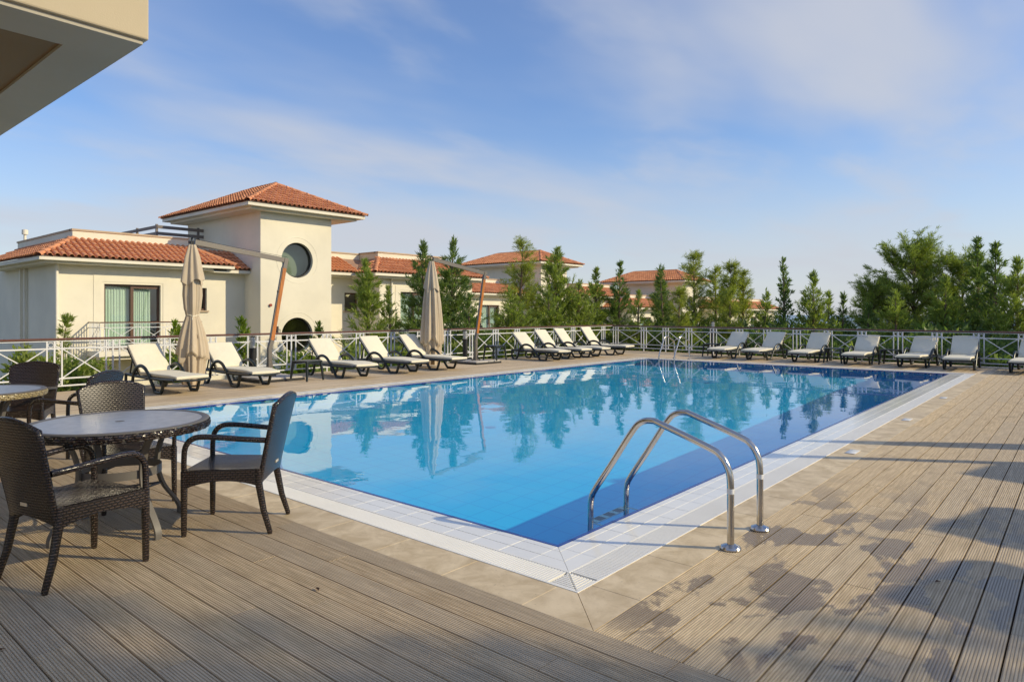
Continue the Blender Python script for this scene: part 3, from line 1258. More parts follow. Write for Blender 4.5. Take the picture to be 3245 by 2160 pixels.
    # tower eaves
    tl, az = (0, 6.9) if detail else (1.0, 6.62)
    part(MB().box(9.25, 14.55, 21.1, 28.6 + tl, 5.47, 5.60), 'tower_fascia', 'trim')
    part(MB().box(9.5, 14.3, 21.35, 28.35, 5.38, 5.47), 'tower_soffit', 'trim')
    e0 = 5.605
    c00, c10, c11, c01 = (9.2, 21.05, e0), (14.6, 21.05, e0), (14.6, 28.65 + tl, e0), (9.2, 28.65 + tl, e0)
    a0, a1 = (11.9, 23.75 - .5 * tl, az), (11.9, 25.95 + 1.6 * tl, az)
    rf = MB().add([c00, c10, c11, c01, a0, a1], [(0, 1, 4), (1, 2, 5, 4), (2, 3, 5), (3, 0, 4, 5), (0, 3, 2, 1)])
    roof = part(rf, 'tower_roof', 'mortar')
    mats = slope_tiles(c00, c10, a0, a0) + slope_tiles(c01, c00, a1, a0) + slope_tiles(c10, c11, a0, a1)
    tag(join_tiles(mats, TV, TF).ob('roof_tiles', 'tile', roof, .7), kind='stuff')
    cm_ = []
    for p, q in ((c00, a0), (c10, a0), (c01, a1), (c11, a1), (a0, a1)):
        cm_ += cap_mats(p, q)
    if detail:
        cme = finish('hip_tile', [tuple(v) for v in CAPV], CAPF, 'tile', .8)
        for m4 in cm_:
            o = ob('hip_tile', cme, roof)
            o.matrix_local = m4
    else:
        tag(join_tiles(cm_, CAPV, CAPF).ob('hip_tiles', 'tile', roof, .8), kind='stuff')

    # ---- skirt roofs
    def skirt(name, faces, hips, single):
        rf = MB()
        for f in faces:
            if (Vector(f[2]) - Vector(f[3])).length < 1e-3:
                rf.poly([f[0], f[1], f[2]])
            else:
                rf.poly([f[0], f[1], f[3], f[2]])
        ro = part(rf, name, 'mortar')
        ms = []
        for f in faces:
            ms.append(slope_tiles(*f))
        if single:
            tm = finish('roof_tile', [tuple(v) for v in TV], TF, 'tile', .7)
            for m4 in ms[0]:
                o = ob('roof_tile', tm, ro)
                o.matrix_local = m4
            rest_ = sum(ms[1:], [])
        else:
            rest_ = sum(ms, [])
        if rest_:
            tag(join_tiles(rest_, TV, TF).ob('roof_tiles', 'tile', ro, .7), kind='stuff')
        hm = []
        for p, q in hips:
            hm += cap_mats(p, q)
        if hm and detail:
            cme = finish('hip_tile', [tuple(v) for v in CAPV], CAPF, 'tile', .8)
            for m4 in hm:
                o = ob('hip_tile', cme, ro)
                o.matrix_local = m4
        elif hm:
            tag(join_tiles(hm, CAPV, CAPF).ob('hip_tiles', 'tile', ro, .8), kind='stuff')
    z1, z2 = 3.245, 3.98
    skirt('front_roof', [((3.0, 22.3, z1), (9.4, 22.3, z1), (4.4, 23.9, z2), (8.3, 23.9, z2)),
                         ((3.0, 29.5, z1), (3.0, 22.3, z1), (4.4, 29.5, z2), (4.4, 23.9, z2)),
                         ((9.4, 22.3, z1), (9.4, 22.9, z1), (8.3, 23.9, z2), (8.3, 24.2, z2))],
          [((3.0, 22.3, z1), (4.4, 23.9, z2)), ((9.4, 22.3, z1), (8.3, 23.9, z2))], detail)
    skirt('link_roof', [((8.6, 22.5, z1 - .13), (10.1, 22.5, z1 - .13), (8.6, 24.1, z2 - .1), (10.1, 24.1, z2 - .1))], [], detail)
    skirt('recess_roof', [((13.3, 22.3, z1), (15.2, 22.3, z1), (13.3, 23.9, z2), (16.4, 23.9, z2))], [], detail)
    xe = xr + .55
    skirt('bay_roof', [((14.95, 20.9, z1 - .03), (xe, 20.9, z1 - .03), (16.35, 22.5, z2), (xe - 1.5, 22.5, z2)),
                       ((14.95, 22.4, z1 - .03), (14.95, 20.9, z1 - .03), (16.35, 23.8, z2), (16.35, 22.5, z2)),
                       ((xe, 20.9, z1 - .03), (xe, 29, z1 - .03), (xe - 1.5, 22.5, z2), (xe - 1.5, 29, z2))],
          [((14.95, 20.9, z1 - .03), (16.35, 22.5, z2)), ((xe, 20.9, z1 - .03), (xe - 1.5, 22.5, z2))], False)
    part(MB().box(3.03, 9.37, 22.33, 23.0, 3.13, 3.24).box(3.03, 3.7, 23.0, 29.4, 3.13, 3.24), 'fascia', 'trim')
    part(MB().box(3.25, 9.15, 22.53, 22.999, 3.05, 3.13).box(3.25, 3.699, 22.999, 29.2, 3.05, 3.13), 'soffit', 'trim')
    part(MB().box(8.65, 10.09, 22.53, 22.998, 2.99, 3.11), 'link_fascia', 'trim')
    part(MB().box(13.31, 15.2, 22.33, 22.998, 3.12, 3.24).box(13.31, 15.3, 22.6, 22.997, 3.04, 3.12), 'recess_fascia', 'trim')
    part(MB().box(14.98, xe - .03, 20.93, 21.5, 3.09, 3.21).box(14.98, 15.65, 21.5, 22.9, 3.09, 3.21), 'bay_fascia', 'trim')
    part(MB().box(15.2, xe - .25, 21.13, 21.499, 3.0, 3.09).box(15.2, 15.649, 21.499, 22.9, 3.0, 3.09), 'bay_soffit', 'trim')
    part(MB().box(xr, xe - .03, 21.5, 29, 3.09, 3.21), 'end_fascia', 'trim')
    # parapets with stone caps
    pa = [(4.4, 8.3, 23.9, 24.1, 4.28), (4.4, 4.6, 24.1, 30.5, 4.28), (8.3, 10.09, 24.25, 24.4, 4.05), (13.31, 16.35, 23.9, 24.1, 4.22), (16.35, xe - 1.5, 22.5, 22.7, 4.25),
          (16.35, 16.55, 22.7, 23.9, 4.25), (xe - 1.7, xe - 1.5, 22.7, 29, 4.25)]
    for a, b, c, d, z in pa:
        p_ = part(MB().box(a, b, c, d, 3.45, z), 'parapet', 'wall')
        MB().box(a - .03, b + .03, c - .04, d + .04, z, z + .06).ob('coping', 'cap', p_)
    # ---- windows
    def window(a, b, c, d, v, name, mull=True, curtain=True):
        f = MB()
        w = .07
        vq = v + .12
        for x0, x1, y0, y1 in ((a, a + w, c, d), (b - w, b, c, d), (a + w, b - w, c, c + w), (a + w, b - w, d - w, d)):
            f.box(x0, x1, vq, vq + .07, y0, y1)
        if mull:
            m0 = (a + b) / 2
            f.box(m0 - .05, m0 + .05, vq - .01, vq + .06, c + w, d - w)
            f.box(m0 + .05, b - w, vq + .0, vq + .05, d - w - .06, d - w)
        w_ = part(f, name, 'frame')
        if mull:
            for x0, x1 in ((a + w, m0 - .05), (m0 + .05, b - w)):
                MB().poly([(x0, vq + .035, c + w), (x1, vq + .035, c + w), (x1, vq + .035, d - w), (x0, vq + .035, d - w)]).ob('pane', 'glass', w_)
        else:
            MB().poly([(a + w, vq + .035, c + w), (b - w, vq + .035, c + w), (b - w, vq + .035, d - w), (a + w, vq + .035, d - w)]).ob('pane', 'glass_dark', w_)
        if curtain:
            for x0, x1 in ((a + .06, a + (b - a) * .47), (a + (b - a) * .53, b - .25)):
                cvs, cfs = [], []
                nn = 40
                for k in range(nn + 1):
                    x = x0 + (x1 - x0) * k / nn
                    y = vq + .16 + .022 * math.sin(k * 1.35) + .01 * math.sin(k * .6 + 1)
                    cvs += [(x, y, c), (x, y + .01, d)]
                for k in range(nn):
                    cfs.append((2 * k, 2 * k + 2, 2 * k + 3, 2 * k + 1))
                MB().add(cvs, cfs).ob('curtain', 'curtain', w_, .9)
    window(5.08, 6.92, .19, 2.45, 23, 'balcony_door')
    window(16.86, 18.6, .19, 2.43, 21.5, 'balcony_door')
    window(14.86, 15.62, 1.55, 2.37, 23, 'window', False, False)
    window(7.95, 8.6, 1.55, 2.4, 23, 'window', False, False)
    for i in range(int(ext // 3.4)):
        window(18.6 + 3 + i * 3.4, 18.6 + 4.6 + i * 3.4, .19, 2.43, 21.5, 'balcony_door')
    part(MB().box(14.8, 15.68, 22.93, 23.0, 1.49, 1.55), 'window_sill', 'cap')
    part(MB().box(7.89, 8.66, 22.93, 23.0, 1.49, 1.55), 'window_sill', 'cap')
    if detail:
        s_ = MB()
        s_.box(4.75, 5.0, 22.985, 23.0, .2, 2.75)
        s_.box(7.0, 7.25, 22.985, 23.0, .2, 2.75)
        s_.box(5.0, 7.0, 22.985, 23.0, 2.52, 2.75)
        part(s_, 'door_surround', 'wall')
        s_ = MB()
        s_.box(16.55, 16.78, 21.485, 21.5, .2, 2.7).box(18.68, 18.9, 21.485, 21.5, .2, 2.7).box(16.78, 18.68, 21.485, 21.5, 2.5, 2.7)
        part(s_, 'door_surround', 'wall')
        for x, y in ((3.66, 22.9), (3.62, 26.3), (16.3, 21.44)):
            pz = MB().tube([(x, y, Z0), (x, y, 3.06)], .05, 8)
            part(pz, 'downpipe', 'trim', smooth=.8)
        part(MB().box(3.55, 3.7, 26.6, 26.75, Z0, 3.05), 'pilaster', 'wall')
    # ---- balconies
    for a, b, v in ((4.55, 7.95, 23.0), (16.3, 19.1, 21.5)):
        sl = part(MB().box(a, b, v - 1.15, v, .02, .19), 'balcony', 'trim')
        MB().box(a + .15, b - .15, v - 1.0, v - .001, -.10, .02).ob('balcony_beam', 'wall', sl)
        H_ = .95
        if detail:
            g = []
            L_ = b - a - .1
            k = .12
            while k < L_:
                g.append(k)
                k += (L_ - .24) / 3
            railing(sl, (a + .05, v - 1.1, .19), (b - .05, v - 1.1, .19), g, H_, thin=.9, handrail=(.06, .04))
            for x in (a + .06, b - .06):
                for z in (H_ + .19, H_ + .02, .40, .28):
                    MB().bar((x, v - 1.1, z), (x, v, z), .035 if z > 1.1 else .022, .03 if z > 1.1 else .022).ob('side_rail', 'handrail' if z > 1.1 else 'metal_white', sl)
                for k in range(1, 9):
                    y = v - 1.1 + k * .125
                    MB().box(x - .009, x + .009, y - .009, y + .009, .19, H_ + .17).ob('post', 'metal_white', sl)
        else:
            MB().bar((a, v - 1.1, H_ + .19), (b, v - 1.1, H_ + .19), .05, .04).ob('handrail', 'handrail', sl)
            for k in range(15):
                x = a + (b - a) * k / 14
                MB().box(x - .01, x + .01, v - 1.11, v - 1.09, .19, H_ + .18).ob('post', 'metal_white', sl)
    # ---- roof terrace screen beside the tower
    if detail:
        for x0, y0, x1, y1 in ((8.2, 26.5, 10.1, 26.5), (8.2, 26.5, 8.2, 30.5)):
            for z in (4.45, 4.72, 4.99):
                part(MB().bar((x0, y0, z), (x1, y1, z), .03, .13), 'screen_slat', 'slat_grey')
        for x, y in ((8.2, 26.5), (9.9, 26.5), (8.2, 28.5)):
            part(MB().box(x - .04, x + .04, y + .02, y + .1, 3.5, 5.1), 'screen_post', 'slat_grey')
        part(MB().tube([(4.5, 29.9, 4.33), (4.5, 29.9, 4.62)], .05, 10).rev([(0, .20), (.11, .16), (.11, -.02), (.0, -.02)], 14, (4.5, 29.9, 4.62)), 'roof_vent', 'trim', smooth=.7)
    return root


house(0, 0, 0, 'cream villa with hipped tower, two round windows and a balcony, nearest of the houses', True)
house(25.3, 6.05, -.44, 'second cream villa seen over the trees, its tower behind the middle of the pool', False)
house(40.3, 2.3, -1.35, 'farthest cream villa, long red roof low behind the pines', False, ext=10.4)

# hotel building whose roof slab hangs over the tables
hb = Vector((-7, 6, 0))
hotel = thing('hotel_building', 'cream building whose deep roof slab juts in overhead above the tables', 'building', hb)
z0h = 3.35
k_ = (z0h - 1.45) / 1.75
cu_, cv_ = -3.367 + (-1.589 + 3.367) * k_, -2.497 + (2.085 + 2.497) * k_
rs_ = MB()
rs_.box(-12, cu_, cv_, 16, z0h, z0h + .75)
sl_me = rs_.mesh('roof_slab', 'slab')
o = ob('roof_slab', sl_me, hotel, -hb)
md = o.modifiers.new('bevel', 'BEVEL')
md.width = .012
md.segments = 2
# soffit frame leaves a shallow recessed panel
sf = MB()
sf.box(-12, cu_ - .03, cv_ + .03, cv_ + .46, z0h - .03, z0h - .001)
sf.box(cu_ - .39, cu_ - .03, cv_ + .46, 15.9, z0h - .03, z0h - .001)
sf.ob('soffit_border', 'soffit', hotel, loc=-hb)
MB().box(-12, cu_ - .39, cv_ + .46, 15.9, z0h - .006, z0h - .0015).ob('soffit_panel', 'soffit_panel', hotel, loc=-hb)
MB().box(-12, -7, 2.0, 16, -.2, z0h).ob('wall', 'wall', hotel, loc=-hb)
for v in (4.5, 9.5):
    MB().box(-4.9, -4.6, v, v + .3, -.2, z0h - .03).ob('column', 'trim', hotel, loc=-hb)


# ------------------------------------------------------------------ wicker chairs and glass tables
def make_chair(label, loc, ang):
    t = thing('wicker_armchair', label, 'chair', loc, ang, 'brown wicker armchairs round the tables')
    # x forward, y to the left
    st = MB()
    nx_, ny_ = 6, 6
    vs = []
    for i in range(nx_ + 1):
        for j in range(ny_ + 1):
            x = -.215 + .455 * i / nx_
            hw = .205 + .045 * i / nx_
            y = -hw + 2 * hw * j / ny_
            dip = .012 * (1 - (2 * i / nx_ - 1) ** 2) * (1 - (2 * j / ny_ - 1) ** 2)
            vs.append((x, y, .43 - dip))
    st.add(vs, [(i * (ny_ + 1) + j, (i + 1) * (ny_ + 1) + j, (i + 1) * (ny_ + 1) + j + 1, i * (ny_ + 1) + j + 1) for i in range(nx_) for j in range(ny_)])
    me = st.mesh('seat', 'wicker_seat', 1, True)
    ob('seat', me, t)
    ap = MB()

    def apron(p, q, arch=.04):
        n = 10
        P, Q = Vector(p), Vector(q)
        d = (Q - P)
        nrm = Vector((-d.y, d.x, 0)).normalized() * .018
        vs, fs = [], []
        for k in range(n + 1):
            f = k / n
            c = P + d * f
            zb = .315 + arch * (1 - (2 * f - 1) ** 2)
            for s_ in (1, -1):
                vs += [c + nrm * s_ + Vector((0, 0, zb)), c + nrm * s_ + Vector((0, 0, .425))]
        for k in range(n):
            a = 4 * k
            fs += [(a, a + 4, a + 5, a + 1), (a + 2, a + 3, a + 7, a + 6), (a, a + 2, a + 6, a + 4), (a + 1, a + 5, a + 7, a + 3)]
        ap.add(vs, fs)
    apron((.235, -.24, 0), (.235, .24, 0))
    apron((-.215, -.205, 0), (.235, -.245, 0))
    apron((-.215, .205, 0), (.235, .245, 0))
    ob('apron', ap.mesh('apron', 'wicker', .7, True), t)
    # backrest: leans back, fans out, arched top, scooped bottom
    bk = MB()
    n, m = 10, 10
    vs = []
    for side in (0, 1):
        for i in range(m + 1):
            f = i / m
            for j in range(n + 1):
                g = 2 * j / n - 1
                zb = .335 + .035 * (1 - g * g)
                zt = .845 + .045 * (1 - g * g)
                z = zb + (zt - zb) * f
                hw = .2 + .034 * f ** 1.3
                curve = .018 * (1 - g * g)
                x = -.205 - .115 * ((z - .33) / .55) ** 1.1 - curve - (0 if side == 0 else .034)
                vs.append((x, g * hw, z))
    N = (m + 1) * (n + 1)
    fs = []
    for i in range(m):
        for j in range(n):
            a = i * (n + 1) + j
            fs.append((a, a + 1, a + n + 2, a + n + 1))
            fs.append((N + a, N + a + n + 1, N + a + n + 2, N + a + 1))
    for j in range(n):
        fs.append((j, N + j, N + j + 1, j + 1))
        a = m * (n + 1) + j
        fs.append((a, a + 1, N + a + 1, N + a))
    for i in range(m):
        a = i * (n + 1)
        fs.append((a, a + n + 1, N + a + n + 1, N + a))
        a += n
        fs.append((a, N + a, N + a + n + 1, a + n + 1))
    bk.add(vs, fs)
    me = bk.mesh('backrest', 'wicker', .7, True)
    bo = ob('backrest', me, t)
    # rounded edge roll round the back
    ed = []
    for i in range(9):
        f = i / 8
        z = .345 + (.845 - .345) * f
        ed.append((-.222 - .115 * ((z - .33) / .55) ** 1.1, -(.2 + .034 * f ** 1.3), z))
    top = []
    for j in range(1, 12):
        g = -1 + 2 * j / 12
        top.append((-.222 - .118 - .018 * (1 - g * g), g * .234, .848 + .045 * (1 - g * g)))
    er = [(x, -y, z) for x, y, z in reversed(ed)]
    rim = MB().tube(ed + top + er, .0175, 6)
    ob('back_edge', rim.mesh('back_edge', 'wicker', 1.2, True), bo)
    ob('name_plate', MB().box(-.278, -.270, -.03, .03, .425, .443).mesh('name_plate', 'plate'), bo)
    for s_ in (-1, 1):
        # armrest: from the back, forward, over and down to the seat
        pts = smooth_path([(-.262, s_ * .222, .615), (-.1, s_ * .236, .628), (.10, s_ * .246, .645), (.19, s_ * .247, .634), (.238, s_ * .246, .58), (.248, s_ * .245, .48), (.247, s_ * .244, .40)], 4)
        am = MB().tube(pts, .0185, 8, rb=.0165)
        ob('armrest', am.mesh('armrest', 'wicker', 1.2, True), t)
        lg = MB().tube([(.247, s_ * .244, .42), (.247, s_ * .244, .3), (.248, s_ * .245, .02), (.248, s_ * .245, 0)], [.0225, .0225, .0185, .015], 8)
        ob('leg', lg.mesh('leg', 'wicker', 1.2, True), t)
        lg = MB().tube([(-.215, s_ * .205, .43), (-.218, s_ * .206, .32), (-.25, s_ * .212, .15), (-.292, s_ * .22, .015), (-.292, s_ * .22, 0)], [.0235, .0245, .021, .0175, .015], 8)
        ob('leg', lg.mesh('leg', 'wicker', 1.2, True), t)
    return t


ch0 = make_chair('brown wicker armchair seen from behind, in the front at the picture\'s left', (-2.06, 1.87, 0), R(13.9))
CH = [((-1.075, 1.955, 0), R(134), 'brown wicker armchair by the pool edge, in profile, its back to the water'),
      ((-1.345, 3.12, 0), R(-90), 'brown wicker armchair behind the nearer table, its woven back catching the sun'),
      ((-1.19, 4.87, 0), R(126), 'brown wicker armchair with only its dark curved back top and arms showing behind another chair'),
      ((-1.26, 6.22, 0), R(-122), 'brown wicker armchair behind the table with the straw-coloured rim'),
      ((-2.62, 5.15, 0), R(20), 'brown wicker armchair cut off by the left edge, beside the straw-rimmed table')]
for loc, a, lab in CH:
    c = copy_tree(ch0)
    c.location = loc
    c.rotation_euler = (0, 0, a)
    c['label'] = lab


def make_table(label, loc, ang, rim_mat):
    t = thing('round_table', label, 'table', loc, ang, 'round glass-topped terrace tables')
    Rr = .55
    gp = MB().rev([(0.0, .722), (.02, .722), (Rr - .045, .722), (Rr - .04, .719), (Rr - .04, .712), (0, .712)], 48)
    top = gp.ob('tabletop', 'table_glass', t, .5)
    MB().rev([(0, .7235), (.028, .7235), (.03, .7225)], 12).ob('parasol_hole_cap', 'metal_grey', top, .6)
    MB().rev([(Rr - .045, .71), (Rr - .045, .724), (Rr - .03, .7275), (Rr - .008, .7265), (Rr, .722), (Rr, .716)], 64).ob('rim_ring', 'metal_grey', t, .7)
    # plaited band round the edge
    vs, fs = [], []
    n = 220
    for k in range(n):
        a = 2 * math.pi * k / n
        for j in range(6):
            z = .716 - .052 * j / 5
            off_ = .006 + .006 * math.sin(n / 3.0 * a * .5 + (j * 1.2 if k % 2 else -j * 1.2)) + .007 * math.sin(math.pi * j / 5)
            vs.append(((Rr + off_ - .006) * math.cos(a), (Rr + off_ - .006) * math.sin(a), z))
    for k in range(n):
        k2 = (k + 1) % n
        for j in range(5):
            fs.append((k * 6 + j, k * 6 + j + 1, k2 * 6 + j + 1, k2 * 6 + j))
    MB().add(vs, fs).ob('plaited_rim', rim_mat, t, 1.2, True)
    MB().rev([(Rr - .05, .70), (Rr - .05, .664), (Rr - .002, .664), (Rr - .002, .67)], 48).ob('underframe', 'metal_grey', t, .6)
    for k in range(4):
        a = R(45 * 0 + 90 * k)
        pr = smooth_path([(.40, 0, .69), (.315, 0, .60), (.27, 0, .48), (.265, 0, .37), (.305, 0, .24), (.39, 0, .12), (.43, 0, .05), (.432, 0, 0)], 4)
        lg = MB()
        hw = .021
        th = .009
        vs, fs = [], []
        for i, p in enumerate(pr):
            d = (pr[min(i + 1, len(pr) - 1)] - pr[max(i - 1, 0)]).normalized()
            nn = Vector((d.z, 0, -d.x)) * th
            vs += [p + nn + Vector((0, -hw, 0)), p + nn + Vector((0, hw, 0)), p - nn + Vector((0, hw, 0)), p - nn + Vector((0, -hw, 0))]
        for i in range(len(pr) - 1):
            for j in range(4):
                j2 = (j + 1) % 4
                fs.append((4 * i + j, 4 * i + j2, 4 * i + 4 + j2, 4 * i + 4 + j))
        fs += [(3, 2, 1, 0), tuple(4 * (len(pr) - 1) + j for j in range(4))]
        lg.add(vs, fs)
        lg.ob('leg', 'metal_grey', t, .7, rot=(0, 0, a))
        # thin curved stretcher to the next leg
        p0 = Vector((.30 * math.cos(a), .30 * math.sin(a), .25))
        p1 = Vector((.30 * math.cos(a + math.pi / 2), .30 * math.sin(a + math.pi / 2), .25))
        mid = (p0 + p1) * .32
        mid.z = .25
        MB().tube(smooth_path([p0, mid, p1], 6), .008, 6).ob('stretcher', 'metal_grey', t, 1.2)
    MB().rev([(.245, .37), (.252, .37), (.252, .425), (.245, .425), (.245, .37)], 32).ob('ring_band', 'metal_grey', t, .6)
    return t


make_table('round glass table with dark plaited rim in the front, among the nearer chairs', (-1.63, 2.46, 0), R(10), 'wicker')
make_table('round glass table with straw-coloured rim, cut by the left edge', (-1.83, 5.42, 0), R(35), 'straw')


# ------------------------------------------------------------------ sun loungers and little tables
def make_lounger(label, loc, rz, group, back=0.0):
    """x across, y from foot (0) to head; back = extra recline change in m of top height"""
    t = thing('sun_lounger', label, 'lounger', loc, rz, group)
    W = .325
    for s_ in (-1, 1):
        x = s_ * W
        sp = smooth_path([(x, 1.86, .30), (x, 1.86, .10), (x, 1.80, .022), (x, 1.68, .022), (x, 1.60, .12), (x, 1.54, .30), (x, 1.42, .43), (x, 1.25, .475), (x, 1.07, .43), (x, .92, .30),
                          (x, .76, .12), (x, .68, .03), (x, .60, .022), (x, .50, .022), (x, .44, .05), (x, .36, .24)], 3)
        ob('arm_frame', MB().tube(sp, .026, 8, rb=.034).mesh('arm_frame', 'lounger', 1), t)
        MB().tube([(x * .97, .02, .275), (x * .97, .4, .262), (x * .97, 1.0, .262), (x * .97, 1.88, .285)], .028, 8, rb=.024).ob('side_rail', 'lounger', t, 1)
        bt = .80 + back
        MB().tube([(x * .88, 1.38, .30), (x * .88, 1.86 - back * .5, bt - .03)], .022, 8).ob('back_rail', 'lounger', t, 1)
        MB().tube([(x * .84, 1.80, .31), (x * .84, 1.70, bt - .20)], .016, 6).ob('back_prop', 'lounger', t, 1)
    # slatted bed
    for k in range(9):
        y = .10 + k * .155
        MB().box(-.30, .30, y - .045, y + .045, .272, .285).ob('bed_slat', 'lounger', t)
    MB().tube(smooth_path([(-.315, .03, .285), (-.2, -.035, .262), (0, -.05, .256), (.2, -.035, .262), (.315, .03, .285)], 4), .018, 8, rb=.034).ob('foot_rail', 'lounger', t, 1)
    MB().tube([(-.30, 1.86, .285), (.30, 1.86, .285)], .022, 8).ob('head_rail', 'lounger', t, 1)
    MB().tube([(-.29, 1.86 - back * .5, bt - .03), (.29, 1.86 - back * .5, bt - .03)], .02, 8).ob('back_top_rail', 'lounger', t, 1)
    rr = random.Random(int(abs(loc[0] * 131 + loc[1] * 57)) + 3)
    sg = rr.uniform(-.012, .012)
    ph = rr.uniform(0, 6)

    def fs(c):
        f = (c.y + .03) / 1.45
        c.z += .014 * math.sin(f * 7 + ph) * (.5 + c.x) - .02 * math.exp(-((c.y - .02) / .12) ** 2) + sg * c.x * 2
        return c
    ob('seat_cushion', rbox('seat_cushion', 'cushion', -.295, .295, -.03, 1.40, .292, .352, .022, 3, 9, fs), t)
    hy, hz = 1.385, .335
    ty, tz = 1.87 - back * .5, .805 + back
    Lb = math.hypot(ty - hy, tz - hz)
    dy, dz_ = (ty - hy) / Lb, (tz - hz) / Lb

    def fb(c):
        a, n = c.y, c.z
        n += .010 * math.sin(a * 9 + ph) * math.cos(c.x * 5) - .012 * (c.x / .3) ** 2
        return Vector((c.x, hy + dy * a - dz_ * n, hz + dz_ * a + dy * n))
    ob('back_cushion', rbox('back_cushion', 'cushion', -.295, .295, -.01, Lb + .03, -.005, .055, .022, 3, 6, fb), t)
    return t


LG = [(2.05, 9.60, 0, 'cream sun lounger nearest the tables, left of the first closed parasol'),
      (3.47, 9.62, .01, 'cream sun lounger just right of the first closed parasol, in front of the black bollard'),
      (5.87, 9.60, -.02, 'cream sun lounger beside the small dark side table, before the round lower window'),
      (7.42, 9.60, .0, 'cream sun lounger in the middle of the three before the second parasol'),
      (8.72, 9.58, .05, 'cream sun lounger immediately left of the second closed parasol'),
      (13.07, 9.46, .02, 'cream sun lounger first of the close group of four near the railing corner'),
      (14.27, 9.48, .04, 'cream sun lounger second of the close group of four near the railing corner'),
      (15.32, 9.43, .07, 'cream sun lounger third of the close group of four near the railing corner'),
      (16.83, 9.43, .09, 'cream sun lounger last of the close group of four, at the railing corner')]
for u, v, bk_, lab in LG:
    make_lounger(lab, (u, v, 0), R(rng.uniform(-4, 4)), 'sun loungers along the long side', bk_ + rng.uniform(-.035, .025))
RG = [(17.0, 6.40, 'shaded lounger across the far end, just right of the far pool ladder'),
      (16.98, 5.30, 'shaded lounger across the far end, second from the far pool ladder'),
      (16.95, 3.88, 'shaded lounger across the far end, third from the far ladder with its headrest bar showing'),
      (16.86, 2.40, 'shaded lounger across the far end, between the two dark side tables'),
      (16.78, 1.07, 'shaded lounger across the far end, right of the last dark side table'),
      (16.62, -.03, 'shaded lounger at the right corner of the pool with a turned-up cushion edge'),
      (16.48, -1.38, 'shaded lounger cut off by the right edge of the picture')]
for u, v, lab in RG:
    make_lounger(lab, (u, v, 0), R(-90 + rng.uniform(-5, 4)), 'sun loungers across the far end', -.03 + rng.uniform(-.05, .04))


def make_side_table(label, loc, rz, s=.46):
    t = thing('side_table', label, 'side table', loc, rz, 'low dark resin side tables')
    h = s / 2
    ob('table_top', rbox('table_top', 'lounger', -h, h, -h, h, .405, .43, .012, 2), t)
    for a in (-1, 1):
        MB().box(-h + .04, h - .04, a * (h - .03) - .008, a * (h - .03) + .008, .36, .405).ob('skirt', 'lounger', t)
        for b in (-1, 1):
            x, y = a * (h - .03), b * (h - .03)
            x2, y2 = a * (h + .01), b * (h + .01)
            lg = MB().tube([(x, y, .41), (x2, y2, .0)], [.034, .022], 8)
            lg.ob('leg', 'lounger', t, 1)
    return t


make_side_table('low dark side table in the sun beside the third lounger from the tables', (4.83, 10.32, 0), R(12))
make_side_table('low dark side table on the slab base of the second parasol', (11.35, 10.72, .075), R(5))
make_side_table('low dark side table between the far ladder and the first far lounger', (18.15, 7.05, 0), R(3))
make_side_table('low dark side table in the wide gap between far loungers, nearer the ladder', (17.75, 3.12, 0), R(4))
make_side_table('low dark side table between far loungers, nearer the right corner', (18.0, 1.70, 0), R(-3))


